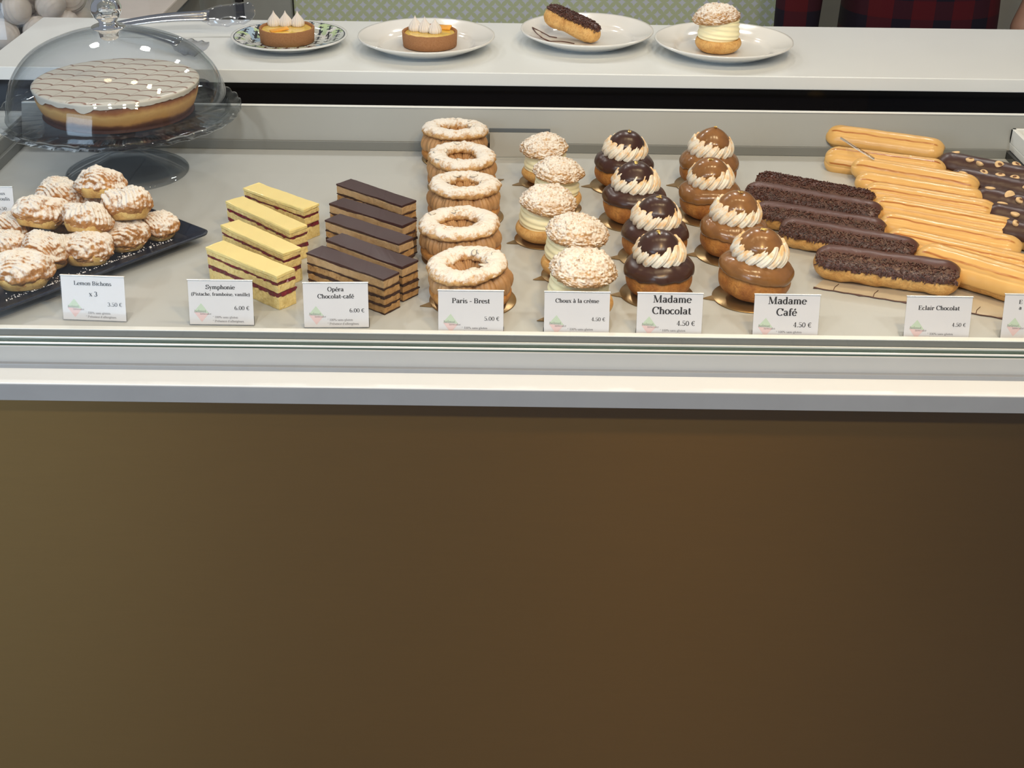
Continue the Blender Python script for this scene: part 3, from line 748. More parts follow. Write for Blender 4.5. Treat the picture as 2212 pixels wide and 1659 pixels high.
SP = [((525.7, 408.8), (560, 394), (687, 438), (656, 454)), ((489, 439), (524.5, 420), (661, 480), (625, 504)), ((476, 489), (517, 472), (648, 528), (612, 553)), ((446, 533), (483, 521), (637, 580), (595, 598))]
OP = [((724, 398), (761, 387), (896, 433), (870, 445)), ((714, 438), (740, 428), (898, 475), (870, 489)), ((703, 475), (734, 462.5), (893, 512.6), (861, 528)), ((706, 519), (738, 504), (903, 563), (867.5, 577)), ((664, 544), (695, 533), (863, 588), (827, 604))]
for i, q in enumerate(SP): place_slice(i, False, *q, .0405, 'pale yellow slice with raspberry layers, '+ORD4[i]+' of four')
for i, q in enumerate(OP): place_slice(i, True, *q, .0415, 'chocolate topped coffee layer slice, '+ORD[i]+' of five')

# ------------------------------------------------------------------ eclairs
def capsule(L, r, flat=.90, bend=0.0, sd=0.0, rough=.0, grow=0.0, zmin=None):
    """surface function of a long bun lying along x, resting on z=0"""
    def fn(u, v):
        a = u*2*PI
        s = -1+2*v
        e = L/2-r
        if abs(s) > .78:
            q = (abs(s)-.78)/.22; x = math.copysign(e+r*math.sin(q*PI/2), s); rr = r*math.cos(q*PI/2)
        else: x = s/.78*e; rr = r
        rr = max(rr, .0002)
        y = (rr+grow)*math.cos(a); z = (rr+grow)*math.sin(a)*flat
        if z < 0: z *= .86
        p = Vector((x*(1+grow/r*.3), y+bend*(x/L*2)**2, z))
        k = rough*nz(p, 55, sd)+rough*.4*nz(p, 170, sd)
        p.y += k*math.cos(a)*r; p.z += k*math.sin(a)*r
        p.z += r*flat*.86
        return p
    return fn
def glaze_patch(name, L, r, m, parent, a0, a1, grow=.0017, flat=.90, sd=0, bend=0, ridges=0, endcut=.93, wav=.12, rough=.03, thick=.0022, rdep=.0004):
    """a sheet of glaze over the angles a0..a1 (90 = top)"""
    base = capsule(L, r, flat, bend, sd, rough, grow)
    inner = capsule(L, r, flat, bend, sd, rough, grow-thick)
    nu, nv = (84 if ridges else 44), 90
    st_at = []
    vs, fs = [], []
    def ang(i, j):
        v = j/(nv-1); w = wav*nz((v*14, a0, 0), 1, sd); w2 = wav*nz((v*14, a1, 5), 1, sd+4)
        pinch = 1-max(0, (abs(2*v-1)-.86)/.14)**2*.55
        mid = (a0+a1)/2; lo = mid+(a0-mid)*pinch+math.degrees(w); hi = mid+(a1-mid)*pinch+math.degrees(w2)
        return R_(lo+(hi-lo)*i/(nu-1))/(2*PI)
    for j in range(nv):
        for i in range(nu):
            v = .5+(j/(nv-1)-.5)*endcut; au = ang(i, j)
            p = base(au, v)
            if i in (0, nu-1) or j in (0, nv-1): p = inner(au, v)
            if ridges:
                e = 1-abs(2*v-1)**6
                f = abs(math.sin(ridges*PI*(i/(nu-1))))
                p = p+Vector((0, math.cos(au*2*PI), math.sin(au*2*PI)))*(-(1-f)**3*rdep*2.2*e+f*.0006)
            vs.append(p)
            q = 0.0; uu = i/(nu-1)+.015*nz((v*9, sd, 0), 1, sd)
            for pos, wd, am in ((.36+.04*math.sin(sd*2), .034, 1.0), (.66+.05*math.sin(sd*3.1), .026, .9)):
                q = max(q, am*max(0, 1-max(0, abs(uu-pos)-wd*.35)/(wd*.5))*(1 if abs(2*v-1) < .84 else 0))
            st_at.append(q)
    for j in range(nv-1):
        for i in range(nu-1):
            a = j*nu+i; fs.append((a, a+1, a+nu+1, a+nu))
    o = mesh(name, vs, fs, m, parent)
    if ridges:
        a = o.data.attributes.new('stripe', 'FLOAT', 'POINT')
        for k, q in enumerate(st_at): a.data[k].value = q
    return o
def sprinkles(L, r, parent, a0, a1, n, sd, flat=.90, bend=0, grow=.0014, endcut=.9):
    rnd = random.Random(int(sd*10)); base = capsule(L, r, flat, bend, 0, 0, grow); vs = []; fs = []
    for k in range(n):
        au = R_(rnd.uniform(a0, a1))/(2*PI); v = .5+(rnd.random()-.5)*endcut
        p = base(au, v); nr = Vector((0, math.cos(au*2*PI), math.sin(au*2*PI)))
        d = Vector((rnd.uniform(-1, 1), rnd.uniform(-1, 1), rnd.uniform(-1, 1))); d = (d-nr*d.dot(nr)*.7).normalized()*rnd.uniform(.0011, .0024)
        s1 = d.cross(nr).normalized()*.00055; s2 = nr*.00055; c = p+nr*rnd.uniform(0, .0016); b = len(vs)
        for e in (-1, 1):
            for (m1, m2) in ((1, 1), (-1, 1), (-1, -1), (1, -1)): vs.append(c+d*e+s1*m1+s2*m2)
        fs += [(b, b+1, b+5, b+4), (b+1, b+2, b+6, b+5), (b+2, b+3, b+7, b+6), (b+3, b, b+4, b+7), (b+3, b+2, b+1, b), (b+4, b+5, b+6, b+7)]
    o = mesh('chocolate_sprinkles', vs, fs, M['sprinkle'], parent, False); o['kind'] = 'stuff'; return o
def tan_mat():
    t = NT('tan_fondant')
    at_ = t.n('ShaderNodeAttribute'); at_.attribute_name = 'stripe'
    f = t.math('MULTIPLY', at_.outputs['Fac'], t.ramp(t.noise(30, 3), [(.35, (.55, .55, .55, 1)), (.55, (1, 1, 1, 1))]), clamp=True)
    base = t.ramp(t.noise(30, 3), [(.3, (.68, .395, .125, 1)), (.7, (.75, .46, .16, 1))])
    t.bump(t.noise(160, 4), .18, .0008)
    return t.set(t.mix(f, base, (.34, .085, .008, 1)), .30, 0, .4, coat=.12)
M['tan_fondant'] = tan_mat()
def eclair_bun(L, r, t, mt, sd, bend=0, flat=.90, rough=.10):  # choux body under the glaze
    return grid('choux_bun', 40, 80, capsule(L, r, flat, bend, sd, rough), M[mt], t)
def make_eclair(kind, L, r, sd, **kw):
    if kind == 'choc':
        t = thing('chocolate_eclair', 'x', 'eclair', (0, 0, 0), 0, 'chocolate eclairs')
        eclair_bun(L, r, t, 'choux_pale', sd)
        a0 = kw.get('a0', 185); a1 = kw.get('a1', 330)
        g = glaze_patch('chocolate_glaze', L, r, M['choc_matte'], t, kw.get('g0', 14), kw.get('g1', 172), sd=sd, wav=.10)
        sprinkles(L, r, g, kw.get('s0', 122), kw.get('s1', 178), kw.get('n', 900), sd)
        if kw.get('all'): sprinkles(L, r, g, 15, 125, 900, sd+1)
    elif kind == 'tan':
        t = thing('tan_eclair', 'x', 'eclair', (0, 0, 0), 0, 'tan glazed eclairs')
        eclair_bun(L, r, t, 'choux_pale', sd, rough=.05)
        glaze_patch('tan_glaze', L, r, M['tan_fondant'], t, -6, 196, grow=.0019, thick=.0016, sd=sd, ridges=kw.get('ridges', 4), wav=.05, rough=.02, endcut=.97)
    else:
        t = thing('hazelnut_eclair', 'x', 'eclair', (0, 0, 0), 0, 'hazelnut chocolate eclairs')
        eclair_bun(L, r, t, 'choux_pale', sd)
        g = glaze_patch('chocolate_glaze', L, r, M['choc_dark'], t, 4, 178, sd=sd, wav=.06)
    return t
def orient(t, Lp, Rp, z, roll=0.0, lift=0.0):
    a, b = at(*Lp, z), at(*Rp, z); d = b-a; c = (a+b)/2
    t.location = (c.x, c.y, ZD+lift); t.rotation_mode = 'ZYX' if False else 'XYZ'
    t.rotation_euler = (roll, 0, math.atan2(d.y, d.x))
def ec_len(Lp, Rp, z): return (at(*Rp, z)-at(*Lp, z)).length
# chocolate ones: photo positions of the two ends (tips) at half height
EC = [((1634, 393), (1889, 441), .0165), ((1611, 418), (1905, 470), .0185), ((1628, 461), (1914, 507), .0185), ((1683, 500), (1984, 553), .0195), ((1756, 568), (2075, 612), .0218)]
for i, (a, b, r) in enumerate(EC):
    z = .0145; L = ec_len(a, b, z)
    t = make_eclair('choc', L, r, i*3.1+1, s0=(20 if i == 0 else 118), s1=172, n=1700 if i == 0 else 950)
    orient(t, a, b, z)
    t['label'] = 'chocolate eclair with sprinkles, '+ORD[i]+' of five beside the coffee religieuses'
    if i == 0: t['label'] = 'chocolate eclair covered all over in sprinkles, farthest of five'
TC = [((1786, 296), (2037, 332), .0190, .006), ((1787, 335), (2042, 368), .0180, 0), ((1842, 365), (2112, 412), .0185, 0.0), ((1850, 395), (2124, 440), .0175, 0),
      ((1868, 420), (2149, 468), .0185, 0), ((1888, 450), (2190, 505), .0180, 0), ((1903, 485), (2204, 546), .0180, 0), ((1918, 520), (2232, 590), .0185, 0), ((1982, 562), (2310, 658), .0220, 0)]
NTH = ['farthest', 'second farthest', 'third farthest', 'fourth farthest', 'middle', 'fourth nearest', 'third nearest', 'second nearest', 'nearest']
for i, (a, b, r, lift) in enumerate(TC):
    z = .0145+lift; L = ec_len(a, b, z)
    t = make_eclair('tan', L, r, i*2.3+4, ridges=(4 if i % 3 else 3)); orient(t, a, b, z, 0, lift)
    if i == 1: t.rotation_euler[0] = R_(38)
    t['label'] = 'glossy tan glazed eclair, '+NTH[i]+' of nine in the pile'
HC = [((2026, 350), (2238, 392), .0190), ((2052, 382), (2262, 426), .0185), ((2102, 425), (2292, 465), .0185), ((2128, 458), (2322, 501), .0180), ((2150, 492), (2346, 540), .0180)]
rnd = random.Random(4)
for i, (a, b, r) in enumerate(HC):
    z = .017; L = ec_len(a, b, z); t = make_eclair('nut', L, r, i*1.9+7); orient(t, a, b, z)
    t['label'] = 'dark chocolate eclair topped with hazelnuts, '+ORD[i]+' at the right edge'
    g = [c for c in bpy.data.objects if c.parent == t and c.name.startswith('chocolate_glaze')][0]
    for k in range(5):
        x = -L/2+.016+(k+.5*rnd.random())*.020; au = rnd.uniform(62, 128)
        pt = capsule(L, r, .90, 0, 0, 0, .0016)(au/360, .5); pt.x = x
        def half(u, v):
            aa = u*2*PI; ph = v*PI
            return Vector((.0042*math.sin(ph)*math.cos(aa), .0040*math.sin(ph)*math.sin(aa), .0026*math.cos(ph)*(1.0 if v > .5 else .35)))
        hh = grid('hazelnut', 16, 9, half, M['nut'], t, loc=pt); hh.rotation_euler = (rnd.uniform(-.5, .5)+(.4 if au > 95 else 0), rnd.uniform(-.4, .4), rnd.uniform(0, 3)); hh.scale = (1.6, rnd.uniform(1.2, 1.6), 1.8)
        def core(u, v):
            aa = u*2*PI; return Vector((.0019*v*math.cos(aa), .0014*v*math.sin(aa), .00105+.0003*(1-v)))
        if rnd.random() < .7: grid('hazelnut_core', 12, 4, core, M['nut_dark'], hh)

t = thing('plastic_strip', 'clear plastic strip lying across the second farthest tan eclair', 'plastic strip', at(1815, 299, .034))
o0 = Vector(t.location); a = at(1815, 299, .036)-o0; b = at(1850, 322, .040)-o0; c = at(1888, 345, .034)-o0
vs = []
for q in (a, a.lerp(b, .5), b, b.lerp(c, .5), c):
    vs += [q, q+Vector((.0015, .0035, .0012))]
o = mesh('strip', vs, [(2*k, 2*k+1, 2*k+3, 2*k+2) for k in range(4)], M['acrylic_head'], t)
md = o.modifiers.new('solid', 'SOLIDIFY'); md.thickness = .0004
tube('painted_highlight', [a, b, c], .0005, M['ledge'], t, 6)  # white tube drawn as the highlight along the clear strip
# patterned film under the nearest eclairs and puffs of paper
t = thing('paper_liner', 'tan paper liner with brown scribble edge under the nearest eclair', 'paper', at(1930, 640, 0))
q0, q1, q2, q3 = [at(*q, .0006) for q in ((1757, 622), (1800, 585), (2240, 640), (2200, 694))]
o0 = Vector(t.location)
mesh('sheet', [q0-o0, q3-o0, q2-o0, q1-o0], [(0, 1, 2, 3)], plain('liner_paper', (.52, .45, .34, 1), .5), t, False)
pts = []
for k in range(40):
    s = k/39; p = q0.lerp(q3, s)-o0; pts.append((p.x, p.y+.0006*math.sin(k*1.9), .0010))
tube('brown_border', pts, [.0007+.0007*(k % 9 == 0) for k in range(40)], M['choc_matte'], t, 6)
for s in (.1, .3, .52, .80, .93):
    p = q0.lerp(q3, s)-o0; tube('brown_scribble', [(p.x, p.y, .001), (p.x+.004, p.y+.010, .001), (p.x+.010, p.y+.018, .001)], .0004, M['choc_matte'], t, 5)

# ------------------------------------------------------------------ dark tray of lemon pastries
A0 = Vector((-.3605, 1.4475)); u1 = Vector((-.625, -.7806)); u2 = Vector((-.7806, .625))
S1, S2 = .291, .190
tc = A0+u1*S1/2+u2*S2/2; ang = math.atan2(-u1.y, -u1.x)
t = thing('serving_tray', 'dark slate blue rectangular tray carrying the lemon pastries', 'tray', (tc.x, tc.y, ZD), ang)
def tray_fn(k0, z0, rr, inset):
    return k0
def rrect(hx, hy, r, n=8):
    out = []
    for cx, cy, a0 in ((hx-r, hy-r, 0), (-hx+r, hy-r, 90), (-hx+r, -hy+r, 180), (hx-r, -hy+r, 270)):
        for k in range(n+1):
            a = R_(a0+90*k/n); out.append((cx+r*math.cos(a), cy+r*math.sin(a)))
    return out
vs = []; fs = []; rings = [(.030, .0), (.028, .001), (.0, .0130), (-.0005, .0150), (.0015, .0158), (.018, .0085), (.030, .0070)]
for ins, z in rings:
    for (x, y) in rrect(S1/2-ins, S2/2-ins, max(.012-ins*.2, .005)): vs.append((x, y, z))
n = 36
for k in range(len(rings)-1):
    for i in range(n): fs.append((k*n+i, k*n+(i+1) % n, (k+1)*n+(i+1) % n, (k+1)*n+i))
fs.append(tuple(range(n-1, -1, -1))); fs.append(tuple((len(rings)-1)*n+i for i in range(n)))
mesh('dish', vs, fs, M['tray_slate'], t, False)
rnd = random.Random(12); vs = []; fs = []
for k in range(260):
    x = rnd.uniform(-.11, .11); y = rnd.gauss(-.064, .006); s = rnd.uniform(.0003, .0010); b = len(vs); z = .0075+max(0, (-y-S2/2+.030))*.55
    vs += [(x-s, y-s, z), (x+s, y-s, z), (x, y+s, z), (x, y, z+s*1.2)]; fs += [(b, b+1, b+3), (b+1, b+2, b+3), (b+2, b, b+3)]
c = mesh('sugar_crumbs', vs, fs, M['paper'], t, False); c['kind'] = 'stuff'

def make_bichon(i):
    sd = i*4.3+3
    t = thing('lemon_bichon', 'x', 'pastry', (0, 0, 0), 0, 'sugared lemon pastries on the dark tray')
    a_, b_, h_ = .0285, .0240, .0185
    def shell(u, v):
        th = u*2*PI; s = v
        if s < .74:
            q = s/.74*PI/2; r = math.sin(q)**.8; z = .0125+(h_+.004)*math.cos(q)**.8
        else:
            q = (s-.74)/.26; r = 1-.22*q; z = .0125-.0065*q
        x = a_*r*math.cos(th); y = b_*r*math.sin(th)
        p = Vector((x, y, z))
        ph = (math.atan2(y+.001, x+.060))*62+nz(p, 40, sd)*2.2
        g = (abs(math.sin(ph))-.5)*.0019*(1 if s < .74 else .4)+nz(p, 50, sd)*.0055+nz(p, 170, sd)*.0022+nz(p, 420, sd)*.0008
        return p+Vector((math.cos(th)*math.sin(min(s/.74, 1)*PI/2), math.sin(th)*math.sin(min(s/.74, 1)*PI/2), math.cos(min(s/.74, 1)*PI/2)))*g
    grid('pastry_shell', 170, 56, shell, M['sugar_bichon'], t)
    def body(u, v):
        th = u*2*PI; z = .014*(1-v); r = .86-.22*v+(.05*math.sin(v*PI))
        if v >= .99: r = .01; z = 0
        if v <= .01: r = .3; z = .0165
        x = a_*r*(abs(math.cos(th))**.8)*math.copysign(1, math.cos(th)); y = b_*r*(abs(math.sin(th))**.8)*math.copysign(1, math.sin(th))
        p = Vector((x, y, z)); k = 1+.06*nz(p, 90, sd)
        return Vector((p.x*k, p.y*k, p.z))
    grid('lemon_cake', 60, 14, body, M['bichon_cake'], t)
    return t
M['bichon_cake'] = choux('bichon_cake', (.80, .58, .22, 1), (.70, .42, .13, 1), (.42, .19, .05, 1), 60, .4)
# photo centre, height of that centre above the deck, heading, roll, pitch, scale
BI = [((340, 486), .023, -.5, 0, 0, .86, 'at the right end of the pile'), ((270, 507), .024, .4, 0, .0, .95, 'second from right at the front of the tray'),
      ((188, 538), .024, .2, -.15, 0, 1.05, 'third from right at the front of the tray'), ((98, 545), .024, 2.6, -.1, 0, 1.1, 'second from left at the front of the tray'),
      ((50, 588), .024, .35, -.1, 0, 1.15, 'nearest the front glass at the left edge'), ((10, 528), .028, -.4, 0, 0, 1.0, 'cut off by the left edge, lower row'),
      ((30, 490), .028, -.4, 0, 0, .95, 'at the left edge behind the front row'), ((212, 445), .030, .3, 0, 0, .9, 'half hidden in the middle of the pile'), ((150, 480), .022, .3, 0, 0, .9, 'buried behind the front row'),
      ((133, 420), .045, -.4, .05, .1, 1.05, 'upper layer, second from left'), ((86, 455), .050, .1, -.35, .15, 1.1, 'upper layer, leftmost, round and heavily sugared'),
      ((188, 472), .050, -.5, -.45, .1, 1.0, 'upper layer centre, tipped towards the glass'), ((273, 440), .056, -.75, -.40, -.1, 1.1, 'upper layer right, grooved and leaning'), ((216, 394), .066, 0.2, -.25, 0, 1.0, 'on top of the pile')]
for i, (pp, zc, rz, rx, ry, s, w) in enumerate(BI):
    t = make_bichon(i); p = at(pp[0], pp[1], zc); t.scale = (s, s, s)
    Rm = Matrix.Rotation(rz, 3, 'Z') @ Matrix.Rotation(ry, 3, 'Y') @ Matrix.Rotation(rx, 3, 'X')
    Rm = Matrix.Rotation(rx, 3, 'X') @ Matrix.Rotation(ry, 3, 'Y') @ Matrix.Rotation(rz, 3, 'Z')
    t.rotation_euler = Rm.to_euler(); t.location = p-Rm @ Vector((0, 0, .018*s))
    if i < 5 or i == 8: t.location.z = ZD+.0075
    t['label'] = 'sugared lemon puff pastry, '+w

# ------------------------------------------------------------------ cake stand, cake and dome
SC = at(277, 371, 0); sx, sy = SC.x, SC.y
st = thing('cake_stand', 'clear glass pedestal cake stand with scalloped rim on the deck', 'cake stand', (sx, sy, ZD))
def scal(p, th, v):
    r = math.hypot(p.x, p.y)
    if r > .138:
        k = 1+.012*abs(math.sin(th*17)); dz = .002*abs(math.sin(th*17)); return Vector((p.x*k, p.y*k, p.z+dz))
    return p
HS = .0840
lathe('top_plate', [(.0005, HS-.004), (.02, HS-.0045), (.10, HS-.0045), (.135, HS-.005), (.1545, HS-.004), (.1565, HS-.001), (.1555, HS+.0035), (.1525, HS+.0035), (.149, HS), (.10, HS-.0005), (.0005, HS-.0005)], 204, M['stand_glass'], st, scal)
lathe('stem', [(.021, HS-.0046), (.019, .076), (.014, .064), (.0165, .054), (.013, .044), (.017, .034), (.022, .028)], 48, M['stand_glass'], st, None, 30)
lathe('foot', [(.022, .028), (.035, .022), (.055, .015), (.072, .008), (.080, .0035), (.0805, .0005), (.079, .0004), (.070, .006), (.050, .0125), (.030, .020), (.018, .025), (.001, .026)], 96, M['stand_glass'], st, None, 40)
ck = thing('cake', 'round cake with white icing and brown feathered lines under the glass dome', 'cake', (sx, sy, ZD+HS-.0003))
def cake_side():
    t = NT('cake_side'); s = t.sep(); n = t.noise(28, 4)
    h = t.math('ADD', t.math('MULTIPLY', s[2], 1/.043), t.math('MULTIPLY', t.math('SUBTRACT', n, .5), .35))
    c = t.ramp(h, [(.10, (.055, .022, .018, 1)), (.24, (.16, .065, .035, 1)), (.34, (.52, .27, .085, 1)), (.58, (.62, .38, .14, 1)), (.72, (.30, .12, .05, 1)), (.86, (.19, .07, .035, 1))])
    t.bump(t.noise(120, 4), .4, .0015); return t.set(c, .6, 0, .3)
def cake_top():
    t = NT('cake_icing'); s = t.sep()
    tri = t.math('ABSOLUTE', t.math('SUBTRACT', t.math('FRACT', t.math('MULTIPLY', t.math('ADD', s[0], t.math('MULTIPLY', s[1], -.35)), 1/.031)), .5))
    y2 = t.math('ADD', s[1], t.math('MULTIPLY', t.math('POWER', t.math('MULTIPLY', tri, 2), 3.0), .0060))
    y2 = t.math('ADD', t.math('ADD', y2, t.math('MULTIPLY', s[0], .16)), t.math('MULTIPLY', t.noise(14, 2), .006))
    f = t.math('ABSOLUTE', t.math('SUBTRACT', t.math('FRACT', t.math('MULTIPLY', y2, 1/.0225)), .5))
    ln = t.ramp(f, [(.045, (1, 1, 1, 1)), (.105, (0, 0, 0, 1))])
    ln2 = t.ramp(tri, [(.472, (0, 0, 0, 1)), (.492, (1, 1, 1, 1))])
    ln = t.math('MAXIMUM', ln, t.math('MULTIPLY', ln2, .45))
    up = t.ramp(t.sep(t.nrm())[2], [(.55, (0, 0, 0, 1)), (.8, (1, 1, 1, 1))])
    return t.set(t.mix(t.math('MULTIPLY', t.math('MULTIPLY', ln, up), .85), (.72, .68, .59, 1), (.24, .075, .035, 1)), .3, 0, .4, coat=.1)
def dc(p, th, v):
    k = 1+.012*nz(p, 18, 3)+.006*nz(p, 70, 1); return Vector((p.x*k, p.y*k, p.z))
CR = .1030
lathe('cake_body', [(.001, 0), (CR-.014, 0), (CR-.009, .004), (CR-.003, .016), (CR, .027), (CR-.0008, .037), (CR-.002, .0388), (CR-.008, .0392), (CR-.03, .0392), (.001, .0392)], 140, cake_side(), ck, dc, 34)
def ic(u, v):
    th = u*2*PI
    drip = .0050+.0080*max(0, nz((math.cos(th)*4, math.sin(th)*4, 0), 1.3, 5))+.0025*nz((math.cos(th)*12, math.sin(th)*12, 0), 1.2, 2)
    if v < .7: r = (CR-.002)*(v/.7); z = .0425
    elif v < .86: s = (v-.7)/.16; r = CR-.002+.0048*math.sin(s*PI/2); z = .0425-.0030*(1-math.cos(s*PI/2))
    else: s = (v-.86)/.14; r = CR+.0028-.0012*s; z = .0395-drip*s
    q = Vector((r*math.cos(th), r*math.sin(th), z)); k = 1+.012*nz(q, 18, 3)
    return Vector((q.x*k, q.y*k, z))
grid('icing', 160, 30, ic, cake_top(), ck)
dm = thing('cake_dome', 'clear glass cake dome with round knob covering the cake', 'cake dome', (sx, sy, ZD+HS+.0002))
HD = .1045
prof = [(.0130, HD+.0030), (.035, HD), (.070, HD-.0095), (.105, .0780), (.128, .0520), (.1390, .024), (.1420, .004), (.1435, .0012)]
inner = [(r-.0024, z-(.0024 if z > .03 else 0)) for r, z in reversed(prof)]
pr = catmull(prof, 44)+catmull(inner, 44)
lathe('dome', pr, 128, M['dome'], dm)
lathe('knob', [(.0005, HD+.0455), (.009, HD+.0445), (.0165, HD+.038), (.0195, HD+.029), (.017, HD+.020), (.0125, HD+.0145), (.0115, HD+.011), (.0185, HD+.0080), (.0215, HD+.0060), (.019, HD+.0035), (.014, HD+.001), (.0125, HD-.006), (.009, HD-.010), (.0005, HD-.011)], 56, M['knob_glass'], dm, None, 60)

# ------------------------------------------------------------------ plates and what they carry
def plate(px, py, rr, label, mt, zr=.022):
    p = at(px, py, .0895+zr)
    t = thing('plate', label, 'plate', (p.x, p.y, ZD+.0895), 0, 'plates on the white shelf')
    k = rr/.100
    lathe('dish', [(.0005, .0045), (.045*k, .0045), (.062*k, .0046), (.0665*k, .0056), (.0700*k, .0098), (.0725*k, .0118), (.085*k, .0158), (.0965*k, zr-.0012), (.0995*k, zr), (.100*k, zr-.0018), (.0985*k, zr-.0035), (.085*k, .0115), (.070*k, .0045), (.062*k, .0020), (.061*k, 0), (.057*k, 0), (.055*k, .002), (.0005, .002)], 110, mt, t)
    return t, p
def pattern_plate():
    t = NT('patterned_porcelain'); s = t.sep()
    up = t.ramp(t.sep(t.nrm())[2], [(.55, (0, 0, 0, 1)), (.62, (1, 1, 1, 1))])
    k = 1/.0135
    u = t.math('MULTIPLY', s[0], k*.85); v = t.math('MULTIPLY', s[1], k*.55)
    fu = t.math('ABSOLUTE', t.math('SUBTRACT', t.math('FRACT', u), .5)); fv = t.math('ABSOLUTE', t.math('SUBTRACT', t.math('FRACT', v), .5))
    c1 = t.math('LESS_THAN', fu, .10); c2 = t.math('LESS_THAN', t.math('ABSOLUTE', t.math('SUBTRACT', fv, .26)), .10)
    b1 = t.math('MULTIPLY', c1, t.math('GREATER_THAN', fv, .12)); b2 = t.math('MULTIPLY', t.math('LESS_THAN', fu, .30), t.math('LESS_THAN', t.math('ABSOLUTE', t.math('SUBTRACT', fv, .30)), .06))
    f = t.math('MAXIMUM', b1, b2)
    vor = t.n('ShaderNodeTexVoronoi'); vor.inputs['Scale'].default_value = 48; t.l(t.co, vor.inputs[0])
    cc = t.n('ShaderNodeSeparateColor'); t.l(vor.outputs['Color'], cc.inputs[0])
    tint = t.ramp(cc.outputs[0], [(.32, (.62, .66, .64, 1)), (.34, (.50, .64, .36, 1)), (.55, (.50, .64, .36, 1)), (.57, (.40, .55, .70, 1)), (.80, (.40, .55, .70, 1)), (.82, (.70, .71, .69, 1))])
    pat = t.mix(f, tint, (.035, .04, .055, 1))
    r2 = t.math('SQRT', t.math('ADD', t.math('MULTIPLY', s[0], s[0]), t.math('MULTIPLY', s[1], s[1])))
    rim = t.math('LESS_THAN', t.math('ABSOLUTE', t.math('SUBTRACT', r2, .0835)), .0012)
    edge = t.math('LESS_THAN', r2, .0840)
    pat = t.mix(rim, pat, (.04, .045, .06, 1))
    top = t.math('MULTIPLY', t.math('MULTIPLY', up, edge), 1.0)
    return t.set(t.mix(top, (.74, .76, .76, 1), pat), .12, 0, .5, coat=.3)
pl1, c1 = plate(625, 73, .0880, 'small plate with black, green and blue pattern, leftmost of four', pattern_plate(), .017)
pl2, c2 = plate(921, 74, .1035, 'plain white plate carrying a lemon tart, second from left', M['porcelain'])
pl3, c3 = plate(1268, 61, .1025, 'plain white plate carrying half a chocolate eclair', M['porcelain'])
pl4, c4 = plate(1563.5, 83, .1040, 'plain white plate carrying a cream puff, rightmost of four', M['porcelain'])
def tart(loc, rz, label, i):
    t = thing('lemon_tart', label, 'tart', loc, rz, 'lemon meringue tarts on plates')
    def ds(p, th, v):
        k = 1+.010*nz(p, 90, i*3)+.006*nz(p, 400, i); return Vector((p.x*k, p.y*k, p.z+(.0005*nz(p, 200, i) if p.z > .015 else 0)))
    lathe('tart_shell', [(.001, 0), (.037, 0), (.0405, .0012), (.0412, .010), (.0418, .0215), (.0405, .0226), (.0386, .0215), (.0380, .019), (.0375, .010), (.001, .009)], 110, M['tart_shell'], t, ds)
    lathe('lemon_curd', [(.001, .0202), (.030, .0203), (.0365, .0198), (.0382, .0188), (.037, .012), (.001, .012)], 64, M['curd'], t, lambda p, th, v: Vector((p.x, p.y, p.z+.0006*nz(p, 60, i))))
    def kd(p, th, v):
        k = 1+.075*(abs(math.cos(th*7+v*1.2))-.5)*2*(1-v)**.25; return Vector((p.x*k, p.y*k, p.z))
    pos = [(-.0195, .016), (-.002, .015), (.0165, .0125)] if i == 0 else [(-.0230, .006), (-.0075, .0005), (.0090, -.005)]
    for (x, y) in pos:
        lathe('meringue_kiss', [(.004, .0), (.0082, .0008), (.0097, .0045), (.0088, .009), (.0060, .0135), (.0030, .0175), (.0011, .0210), (.0003, .0235)], 84, M['meringue'], t, kd, 34, loc=(x, y, .0196))
    cp = (-.010, -.016, .0205) if i == 0 else (.017, .020, .0215)
    o = box('candied_orange', (-.014, -.005, 0), (.014, .005, .0028), M['candied'], t, bev=.001); o.location = cp; o.rotation_euler = (0.1 if i == 0 else .5, -.1, .35 if i == 0 else -.3)
    return t
tart((c1.x-.004, c1.y+.003, ZD+.0895+.0047), .1, 'lemon tart with three meringue kisses on the patterned plate', 0)
tart((c2.x+.005, c2.y+.002, ZD+.0895+.0047), -.1, 'lemon tart with three meringue kisses on the plain white plate', 1)
t = make_puff(5); t.location = (c4.x-.009, c4.y-.006, ZD+.0895+.0047); t.scale = (1.09, 1.09, 1.09)
t['label'] = 'cream puff with sugared lid standing on the rightmost white plate'; t['group'] = 'x'; del t['group']
# half eclair, cut end towards the camera, propped on the plate
t = make_eclair('choc', .100, .0180, 40.0, g0=50, g1=125, s0=48, s1=130, n=800)
a = Vector((c3.x-.022, c3.y+.012, ZD)); t.location = (c3.x-.025, c3.y+.002, ZD+.0895+.0135); t.rotation_euler = (R_(8), R_(14), R_(-33))
t['label'] = 'small chocolate eclair lying on the third white plate'; t['group'] = 'x'; del t['group']
t.name = 'small_eclair'
s = thing('chocolate_drizzle', 'thin chocolate drizzle lines on the third white plate', 'sauce', (c3.x-.05, c3.y-.005, ZD+.0895))
for q in ([(-.034, .026), (-.026, .002), (-.010, -.020), (.012, -.028)], [(-.034, .026), (-.010, .020), (.004, .012)], [(-.015, -.012), (.010, -.010), (.03, -.022)]):
    pts = []
    for (x, y) in catmull([(x, y) for x, y in q], 24):
        rr = math.hypot(x-.05, y-.005)/.985
        z = .0047 if rr < .060 else .0050+(rr-.060)*.42
        pts.append((x, y, z+.0004))
    tube('drizzle_line', pts, .0009, M['choc_matte'], s, 6)

